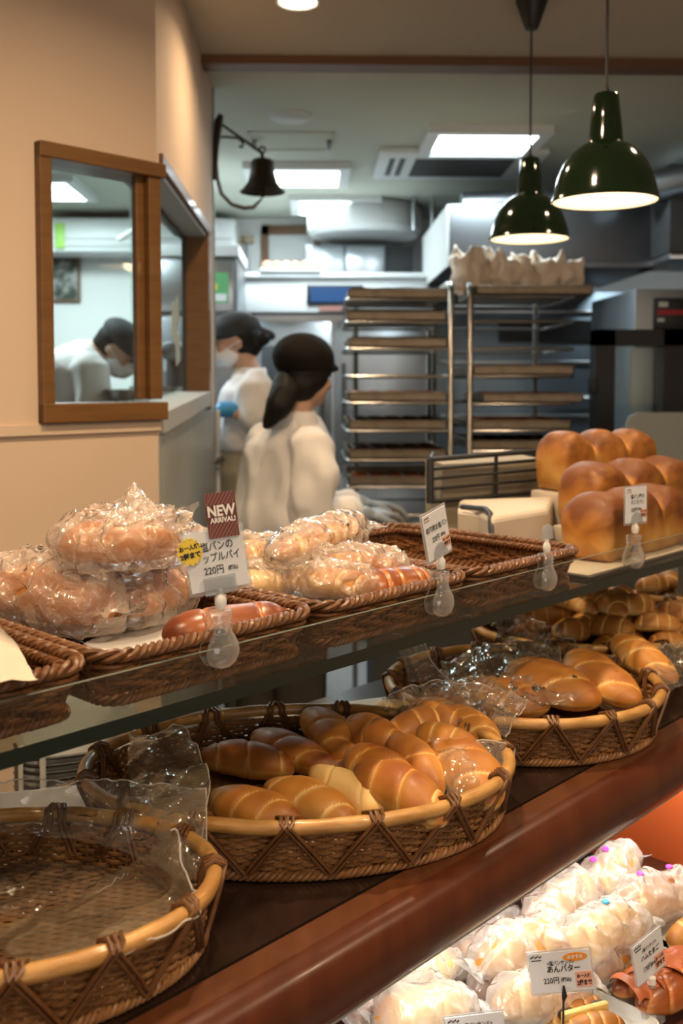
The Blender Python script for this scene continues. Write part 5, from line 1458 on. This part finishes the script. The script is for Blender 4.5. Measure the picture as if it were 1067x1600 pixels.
# cards of the lower case
def low_card(label, P, yaw, roll, w, h, rows, pin=True, oval=None, clear=False):
    t = thing('price_card', label, 'price tag', T((P.x, P.y, ZL+.0005)) @ RZ(yaw), 'price cards in the lower case')
    hz0 = P.z-ZL
    Mx = T((0, 0, hz0)) @ RY(roll)
    c = base_card(t, w, h, Mx, .002)
    write(c, rows)
    s = price_sticker(c, w/2-.011, .014, .021, .020)
    text('お一人様', .0052, onface(w/2-.011, .0185, -.0018), m_ink, s, bold=.0002, sx=.85); text('2個まで', .0076, onface(w/2-.011, .0095, -.0018), m_ink, s, bold=.0003, sx=.7)
    m = MB()
    for k in range(8): m.box((-w/2+.003+k*.0018, -.0012, h-.0065+.0009*(k % 3)), (-w/2+.0043+k*.0018, -.0008, h-.0045+.0009*(k % 3)))
    for k in range(9): m.box((-w/2+.004+k*.0014, -.0012, h-.010), (-w/2+.0050+k*.0014, -.0008, h-.0085))
    m.obj('logo', m_ink, c, smooth=False)
    if oval:
        o = MB().prism([(.0155*cos(2*pi*k/32), .0055*sin(2*pi*k/32)) for k in range(32)], -.0014, -.0008, 0, Matrix(((1,0,0,w/2-.019),(0,0,1,0),(0,1,0,h-.008),(0,0,0,1)))).obj('oval_label', m_orangel, c, smooth=False)
        text(oval, .0056, onface(w/2-.019, h-.008, -.0018), m_whitel, o, bold=.0002, sx=.9)
    if pin:
        MB().tube([(0, -.002, .002), (0, -.003, hz0-.012), (.001, -.004, hz0-.004), (0, -.003, hz0+.009)], [.0014, .0014, .0036, .0010], 8).lathe([(0, 0), (.016, 0), (.016, .004), (0, .006)], 20).obj('pin_stand', m_black, t)
    else:
        MB().lathe([(0, 0), (.014, .001), (.020, .010), (.017, .022), (.009, .034), (.008, .05), (0, hz0)], 16).obj('clear_clip', m_acryl, t)
        MB().lathe([(0, hz0-.014), (.006, hz0-.012), (.006, hz0-.003), (0, hz0-.001)], 12).obj('ball_joint', m_whitel, t)
    return t
low_card('white price card on a black pin before the milky bags, orange oval in its corner', hz(880, 1549, ZL+.108), radians(-6), radians(-8), .078, .052,
         [('<塩パンサンド>', .0068, .001, .0375, .70, .00012), ('あんバター', .0100, .004, .0295, .86, .0002), ('220円', .0100, -.013, .0150, .80, .0001), ('(税込)', .0056, .0055, .0155, .9, .0002)], True, 'おすすめ')
low_card('white price card in a clear clip beside the ham and egg roll', hz(1018, 1524, ZL+.068), radians(33), radians(-13), .060, .060,
         [('<塩パンサンド>', .0064, .002, .045, .68, .00012), ('ハムたまご', .0095, .002, .034, .80, .0002), ('170円', .0098, -.007, .0165, .72, .0001), ('(税込)', .0050, .0065, .0165, .8, .0002)], False)
low_card('price card whose top edge just shows at the bottom of the lower case', hz(750, 1648, ZL+.066), radians(-6), radians(-10), .070, .050,
         [('<塩パンサンド>', .0072, .003, .038, .72, .00012)], True)

# ================================================================ PEOPLE
def union(mb, name, mt, voxel, parent=None, smooth=6, folds=0, fseed=0, fs=9, stretch=(1, 1, .45)):
    """overlapping closed shapes fused into one continuous skin"""
    o = mb.obj('tmp', mt, None)
    md = o.modifiers.new('r', 'REMESH'); md.mode = 'VOXEL'; md.voxel_size = voxel
    ms = o.modifiers.new('s', 'SMOOTH'); ms.iterations = smooth; ms.factor = .5
    dg = bpy.context.evaluated_depsgraph_get()
    me = bpy.data.meshes.new_from_object(o.evaluated_get(dg))
    bpy.data.objects.remove(o)
    if folds:
        ns = [v.normal.copy() for v in me.vertices]
        for v, n in zip(me.vertices, ns):
            p = Vector((v.co.x*stretch[0], v.co.y*stretch[1], v.co.z*stretch[2]))
            k = 1-abs(noise.noise(p*fs+Vector((fseed, 0, 0))))*2
            k2 = noise.noise(p*fs*2.3+Vector((0, fseed, 0)))
            v.co += n*(k*folds+k2*folds*.5)
    me.polygons.foreach_set('use_smooth', [True]*len(me.polygons))
    me.materials.clear(); me.materials.append(mt)
    o = bpy.data.objects.new(name, me); COL.objects.link(o); o.parent = parent
    return o
def ell(mb, c, r, M=None):
    vs = []; n, k = 20, 12
    mb.loft([((c[0], c[1], c[2]+r[2]*sin(t)), (r[0]*max(cos(t), .02), 0, 0), (0, r[1]*max(cos(t), .02), 0)) for t in [-pi/2+pi*i/k for i in range(k+1)]], n, 0, M)
def limb(mb, pts, rad):
    """rounded tapering limb through joints"""
    P = []; R = []
    for i in range(len(pts)-1):
        for j in range(6):
            f = j/6; P.append(Vector(pts[i]).lerp(Vector(pts[i+1]), f)); R.append(rad[i]+(rad[i+1]-rad[i])*f)
    P.append(Vector(pts[-1])); R.append(rad[-1])
    d0 = (P[0]-P[1]).normalized(); d1 = (P[-1]-P[-2]).normalized()
    P = [P[0]+d0*R[0]*.8]+P+[P[-1]+d1*R[-1]*.8]; R = [R[0]*.45]+R+[R[-1]*.45]
    mb.tube(P, R, 16)
def head(mb, M, neck_to=None):
    """head in its own frame: +y is where the face looks, z up, origin at the middle of the skull"""
    ell(mb, (0, -.012, .022), (.074, .093, .088), M)
    ell(mb, (0, .022, -.035), (.060, .066, .070), M)
    ell(mb, (0, .050, -.082), (.034, .036, .026), M)              # chin
    ell(mb, (0, .094, -.024), (.012, .020, .020), M); ell(mb, (0, .088, .002), (.009, .012, .024), M)      # nose
    ell(mb, (0, .080, -.060), (.024, .014, .011), M)              # mouth
    for s in (-1, 1):
        ell(mb, (s*.074, -.012, -.012), (.008, .018, .030), M)    # ears
        ell(mb, (s*.030, .074, .022), (.022, .012, .008), M)      # brows
        ell(mb, (s*.040, .060, -.030), (.022, .022, .020), M)
    if neck_to is not None:
        a = M @ Vector((0, -.030, -.045)); limb(mb, [a, (a+Vector(neck_to))/2, neck_to], [.050, .049, .056])
def eyes(parent, M):
    for s in (-1, 1):
        o = MB(); ell(o, (s*.030, .083, .006), (.013, .006, .006), M)
        o.obj('eye', m_hair, parent)
def hand(mb, wrist, direc, palm_n, k=1.0, curl=.5):
    """palm, four unequal bent fingers and a thumb from the side of the palm"""
    d = Vector(direc).normalized(); n = Vector(palm_n); n = (n-d*n.dot(d)).normalized(); s = d.cross(n)
    w = Vector(wrist)
    mb.loft([(w, s*.026*k, n*.018*k), (w+d*.03*k, s*.036*k, n*.017*k), (w+d*.07*k, s*.042*k, n*.015*k), (w+d*.092*k, s*.038*k, n*.011*k)], 16)
    for i, (off, L) in enumerate(((-.031, .070), (-.010, .080), (.011, .074), (.030, .058))):
        p = w+d*.085*k+s*off*k; pts = [p]; a = 0
        for seg in (.45, .32, .25):
            a += curl*.55; p = p+(d*cos(a)+n*sin(a))*L*seg*k; pts.append(p)
        limb(mb, pts, [.0095*k, .009*k, .0082*k, .007*k])
    p = w+d*.028*k-s*.032*k; q = p-s*.030*k+d*.024*k+n*.010*k; limb(mb, [p, q, q+d*.030*k-s*.004*k+n*.012*k], [.0125*k, .0105*k, .008*k])
def face_matrix(c, yaw, pitch=0, roll=0):
    """yaw: heading of the face in the ground plane, 0 = +X"""
    return T(c) @ RZ(yaw-pi/2) @ RX(pitch) @ RY(roll)

# ---------------- the woman with the ponytail, seen from behind
YP = 3.12
def P1(u, v, dy=0): return hY(u, v, YP+dy)
t = thing('person', 'woman in a white jacket and black cap with a ponytail, back turned, wearing grey gloves', 'person', T((P1(450, 900).x, YP+.05, 0)))
org = t.matrix_world.translation.copy()
def L1(p): return Vector(p)-org
hc = L1(P1(479, 585, .05)); HM = face_matrix(hc, radians(48), radians(-6)) @ SC(.91, .91, .93)
neck = L1(P1(462, 652, .04)); chest = L1(P1(446, 730, .05)); waist = L1(P1(432, 830, .05)); hip = L1(P1(432, 890, .06))
ax = Vector((cos(radians(-35)), sin(radians(-35)), 0))            # right-shoulder direction (towards picture right and camera)
ay = Vector((-ax.y, ax.x, 0))
shR = L1(P1(480, 692, -.02)); shL = L1(P1(414, 690, .11))
elR = L1(P1(484, 800, -.06)); wrR = L1(P1(566, 806, .05))
elL = L1(P1(470, 800, .30)); wrL = L1(P1(560, 788, .28))
body = MB()
head(body, HM, neck)
limb(body, [neck, chest, waist, hip], [.06, .10, .095, .10])
limb(body, [shL, chest, shR], [.05, .09, .05])
limb(body, [shR, elR, wrR], [.043, .038, .026]); limb(body, [shL, elL, wrL], [.043, .038, .026])
dR = (L1(P1(600, 800, .12))-wrR).normalized(); dL = (L1(P1(600, 790, .3))-wrL).normalized()
hand(body, wrR, dR, (0, .2, -1), .95, .5); hand(body, wrL, dL, (0, -.2, -1), .95, .5)
for s in (-1, 1):
    h0 = hip+ax*s*.085; kn = Vector((h0.x, h0.y, .50))+Vector((.01, .02, 0)); an = Vector((h0.x, h0.y, .07))
    limb(body, [h0, kn, an], [.085, .058, .036]); limb(body, [an+Vector((0, -.02, -.03)), an+Vector((.05, .15, -.04))], [.036, .030])
bo = union(body, 'body', m_skin, .009, t, 4)
eyes(bo, HM)
j = MB()
j.loft([(neck+Vector((0, 0, -.005)), ax*.062, ay*.060), (neck+Vector((0, 0, -.035)), ax*.095, ay*.07), (neck.lerp(chest, .55), ax*.138, ay*.095, 2.3), (chest, ax*.146, ay*.105, 2.3), (chest.lerp(waist, .5), ax*.148, ay*.112, 2.3), (waist+Vector((0, 0, .03)), ax*.156, ay*.122, 2.3), (waist+Vector((0, 0, -.015)), ax*.148, ay*.115, 2.3)], 28)
limb(j, [shR+Vector((.005, -.02, 0)), shR.lerp(elR, .5)+Vector((.02, -.045, 0)), elR+Vector((0, -.03, 0)), elR.lerp(wrR, .82)], [.062, .061, .060, .044])
limb(j, [shL, shL.lerp(elL, .5), elL, elL.lerp(wrL, .82)], [.062, .060, .056, .044])
union(j, 'jacket', m_coat, .008, t, 3, .019, 3, 9, (1, 1, .55))
cl = MB(); cl.loft([(neck+Vector((0, 0, -.03)), ax*.088, ay*.082), (neck+Vector((0, 0, .012)), ax*.066, ay*.064), (neck+Vector((0, 0, .020)), ax*.064, ay*.062)], 24, cap=False)
oc = cl.obj('collar', m_coat, t); md = oc.modifiers.new('thickness', 'SOLIDIFY'); md.thickness = .006
tr = MB()
tr.loft([(waist+Vector((0, 0, -.0)), ax*.150, ay*.11), (hip, ax*.172, ay*.125), (hip+Vector((0, 0, -.08)), ax*.172, ay*.122)], 24)
for s in (-1, 1):
    h0 = hip+ax*s*.085; limb(tr, [h0, Vector((h0.x+.01, h0.y+.02, .50)), Vector((h0.x, h0.y, .12))], [.095, .078, .062])
m_dtrous = mat('dark_trousers', (.045, .035, .028), .8)
union(tr, 'trousers', m_dtrous, .011, t, 4, .005, 5)
for s in (-1, 1):
    h0 = hip+ax*s*.085; sh = MB(); limb(sh, [Vector((h0.x, h0.y-.03, .045)), Vector((h0.x+.05, h0.y+.15, .040))], [.046, .040]); union(sh, 'shoe', m_black, .008, t, 3)
for w_, d_, lab in ((wrR, dR, None), (wrL, dL, None)):
    g = MB(); hand(g, w_, d_, (0, .2, -1) if w_ is wrR else (0, -.2, -1), 1.12, .5); limb(g, [w_-d_*.045, w_+d_*.02], [.031, .031]); union(g, 'glove', m_glove, .005, t, 2)
hr = MB(); ell(hr, (0, -.016, .012), (.087, .096, .094), HM); ell(hr, (0, -.020, -.020), (.086, .062, .060), HM); ell(hr, (0, -.045, -.045), (.078, .066, .06), HM); hr_o = union(hr, 'hair', m_hair, .008, t, 4)
pt = MB(); B0 = HM @ Vector((0, -.115, -.035))
limb(pt, [B0, L1(P1(446, 612, -.05)), L1(P1(434, 636, -.07)), L1(P1(417, 664, -.07))], [.034, .044, .042, .016]); union(pt, 'ponytail', m_hair, .007, t, 3, .003, 4, 25)
cp_ = MB(); ell(cp_, (0, -.022, .054), (.103, .118, .086), HM); ell(cp_, (0, .0, .026), (.094, .106, .036), HM)
cp_.loft([(Vector((0, .075, .036)), (.070, 0, 0), (0, .04, .012)), (Vector((0, .108, .022)), (.058, 0, 0), (0, .02, .008))], 16, 0, HM)
union(cp_, 'cap', m_cap, .008, t, 4)

# ---------------- the baker in profile with cap, mask and blue glove
YQ = 4.12
def P2(u, v, dy=0): return hY(u, v, YQ+dy)
t = thing('person', 'baker in profile with dark cap, white mask and khaki trousers, one blue glove', 'person', T((P2(385, 900).x, YQ, 0)))
org = t.matrix_world.translation.copy()
hc = L1(P2(366, 533)); HM = face_matrix(hc, radians(186), radians(-10))
neck = L1(P2(388, 583)); chest = L1(P2(388, 625)); waist = L1(P2(385, 690)); hip = L1(P2(378, 735))
ax = Vector((0, 1, 0)); ay = Vector((-1, 0, 0))
body = MB(); head(body, HM, neck)
limb(body, [neck, chest, waist, hip], [.06, .10, .09, .10])
shN = L1(P2(398, 605, -.16)); shF = L1(P2(392, 605, .17))
elN = L1(P2(400, 655, -.19)); wrN = L1(P2(352, 640, -.20)); elF = L1(P2(395, 655, .20)); wrF = L1(P2(350, 645, .14))
limb(body, [shF, chest, shN], [.05, .08, .05]); limb(body, [shN, elN, wrN], [.043, .036, .025]); limb(body, [shF, elF, wrF], [.043, .036, .025])
hand(body, wrN, (-1, .05, .02), (0, .3, -1), .95); hand(body, wrF, (-1, -.05, 0), (0, -.3, -1), .95)
for s in (-1, 1):
    h0 = hip+ax*s*.085; an = Vector((h0.x, h0.y, .07)); limb(body, [h0, Vector((h0.x-.015, h0.y, .5)), an], [.085, .058, .036]); limb(body, [an+Vector((.02, 0, -.03)), an+Vector((-.14, 0, -.04))], [.036, .03])
bo = union(body, 'body', m_skin, .009, t, 4); eyes(bo, HM)
j = MB()
j.loft([(neck+Vector((-.005, 0, 0)), ax*.062, ay*.060), (neck+Vector((0, 0, -.03)), ax*.12, ay*.075), (neck.lerp(chest, .7), ax*.175, ay*.105, 2.4), (chest, ax*.18, ay*.112, 2.4), (waist, ax*.165, ay*.108, 2.4), (waist+Vector((0, 0, -.03)), ax*.16, ay*.105, 2.4)], 28)
limb(j, [shN, shN.lerp(elN, .6), elN, elN.lerp(wrN, .25)], [.072, .068, .060, .050]); limb(j, [shF, elF, elF.lerp(wrF, .25)], [.072, .060, .050])
union(j, 'shirt', m_coat, .009, t, 4, .013, 8)
cl = MB(); cl.loft([(neck+Vector((0, 0, -.028)), ax*.088, ay*.082), (neck+Vector((.008, 0, .022)), ax*.066, ay*.064)], 24, cap=False)
oc = cl.obj('collar', m_coat, t); md = oc.modifiers.new('thickness', 'SOLIDIFY'); md.thickness = .006
tr = MB(); tr.loft([(waist+Vector((0, 0, .0)), ax*.150, ay*.105), (hip, ax*.172, ay*.125), (hip+Vector((0, 0, -.08)), ax*.172, ay*.125)], 24)
for s in (-1, 1):
    h0 = hip+ax*s*.085; limb(tr, [h0, Vector((h0.x-.015, h0.y, .50)), Vector((h0.x, h0.y, .12))], [.100, .085, .066])
union(tr, 'trousers', m_khaki, .011, t, 4, .007, 2)
for s in (-1, 1):
    h0 = hip+ax*s*.085; sh = MB(); limb(sh, [Vector((h0.x+.03, h0.y, .045)), Vector((h0.x-.14, h0.y, .040))], [.046, .040]); union(sh, 'shoe', m_black, .008, t, 3)
for w_, d_, n_ in ((wrN, Vector((-1, .05, .02)), (0, .3, -1)), (wrF, Vector((-1, -.05, 0)), (0, -.3, -1))):
    g = MB(); hand(g, w_, d_, n_, 1.12); limb(g, [w_-d_*.03, w_+d_*.02], [.031, .031]); union(g, 'glove', m_blue, .005, t, 2)
hr = MB(); ell(hr, (0, -.030, .012), (.080, .085, .090), HM); ell(hr, (0, -.06, -.03), (.066, .05, .05), HM); ell(hr, (0, -.118, -.010), (.045, .032, .030), HM); union(hr, 'hair', m_hair, .008, t, 4)
cp_ = MB(); ell(cp_, (0, -.012, .052), (.090, .108, .068), HM); ell(cp_, (0, .0, .03), (.087, .103, .028), HM)
cp_.loft([(Vector((0, .08, .036)), (.066, 0, 0), (0, .04, .012)), (Vector((0, .135, .022)), (.050, 0, 0), (0, .02, .007))], 16, 0, HM)
limb(cp_, [HM @ Vector((0, -.10, .02)), HM @ Vector((0, -.155, -.005))], [.03, .022])
m_cap2 = mat('charcoal_cap', (.028, .030, .034), .8)
union(cp_, 'cap', m_cap2, .008, t, 4)
def mask(HM, t):
    mk = MB(); ell(mk, (0, .040, -.052), (.066, .072, .052), HM); ell(mk, (0, .082, -.034), (.030, .036, .036), HM); union(mk, 'face_mask', m_mask, .007, t, 5)
    for s in (-1, 1): MB().tube([HM @ Vector((s*.064, .045, -.03)), HM @ Vector((s*.079, .0, -.012)), HM @ Vector((s*.080, -.025, -.005))], .002, 6).obj('ear_loop', m_mask, t)
mask(HM, t)

# ---------------- the baker bending over the table, seen through the window
YV = 4.22
def P3(u, v, dy=0): return hY(u, v, YV+dy)
t = thing('person', 'baker in white coat, cap and mask bending over behind the framed window', 'person', T((P3(60, 900).x, YV, .40)))
org = t.matrix_world.translation.copy()
hc = L1(P3(186, 545)); HM = face_matrix(hc, radians(-6), radians(-42))
neck = L1(P3(152, 548)); chest = L1(P3(120, 580)); waist = L1(P3(66, 650)); hip = L1(P3(30, 690))
fw = (neck-waist).normalized(); ax = Vector((0, 1, 0)); ay = fw.cross(ax).normalized()
body = MB(); head(body, HM, neck)
limb(body, [neck, chest, waist, hip], [.06, .10, .09, .10])
shN = L1(P3(140, 572, -.16)); shF = L1(P3(140, 572, .17)); elN = L1(P3(143, 632, -.18)); wrN = L1(P3(172, 624, -.12)); elF = L1(P3(150, 632, .18)); wrF = L1(P3(176, 622, .10))
limb(body, [shF, chest, shN], [.05, .08, .05]); limb(body, [shN, elN, wrN], [.043, .036, .025]); limb(body, [shF, elF, wrF], [.043, .036, .025])
hand(body, wrN, (1, .1, .1), (0, .2, -1), .95, .3); hand(body, wrF, (1, -.1, .1), (0, -.2, -1), .95, .3)
for s in (-1, 1):
    h0 = hip+ax*s*.085; an = Vector((h0.x-.02, h0.y, .07)); limb(body, [h0, Vector((h0.x, h0.y, .45)), an], [.085, .058, .036]); limb(body, [an+Vector((-.02, 0, -.03)), an+Vector((.14, 0, -.04))], [.036, .03])
bo = union(body, 'body', m_skin, .010, t, 4); eyes(bo, HM)
j = MB()
j.loft([(neck, ax*.066, ay*.060), (neck.lerp(chest, .35), ax*.14, ay*.085), (chest, ax*.185, ay*.115, 2.4), (chest.lerp(waist, .5), ax*.18, ay*.125, 2.4), (waist, ax*.175, ay*.13, 2.4), (hip, ax*.18, ay*.135, 2.4)], 28)
limb(j, [shN, elN, elN.lerp(wrN, .6)], [.072, .062, .050]); limb(j, [shF, elF, elF.lerp(wrF, .6)], [.072, .062, .050])
union(j, 'coat', m_coat, .010, t, 4, .012, 11)
tr = MB(); tr.loft([(hip+Vector((0, 0, .06)), ax*.165, Vector((.12, 0, 0))), (hip, ax*.172, Vector((.125, 0, 0))), (hip+Vector((0, 0, -.08)), ax*.17, Vector((.12, 0, 0)))], 24)
for s in (-1, 1):
    h0 = hip+ax*s*.085; limb(tr, [h0, Vector((h0.x, h0.y, .45)), Vector((h0.x-.02, h0.y, .12))], [.100, .080, .064])
union(tr, 'trousers', m_khaki, .012, t, 4)
for s in (-1, 1):
    h0 = hip+ax*s*.085; sh = MB(); limb(sh, [Vector((h0.x-.04, h0.y, .045)), Vector((h0.x+.12, h0.y, .040))], [.046, .040]); union(sh, 'shoe', m_black, .008, t, 3)
hr = MB(); ell(hr, (0, -.030, .014), (.080, .085, .090), HM); ell(hr, (0, -.06, -.03), (.066, .05, .05), HM); union(hr, 'hair', m_hair, .008, t, 4)
cp_ = MB(); ell(cp_, (0, -.012, .052), (.090, .108, .066), HM); ell(cp_, (0, .0, .03), (.087, .103, .028), HM)
cp_.loft([(Vector((0, .08, .036)), (.066, 0, 0), (0, .04, .012)), (Vector((0, .14, .018)), (.050, 0, 0), (0, .02, .007))], 16, 0, HM)
union(cp_, 'cap', m_cap2, .008, t, 4)
mask(HM, t)
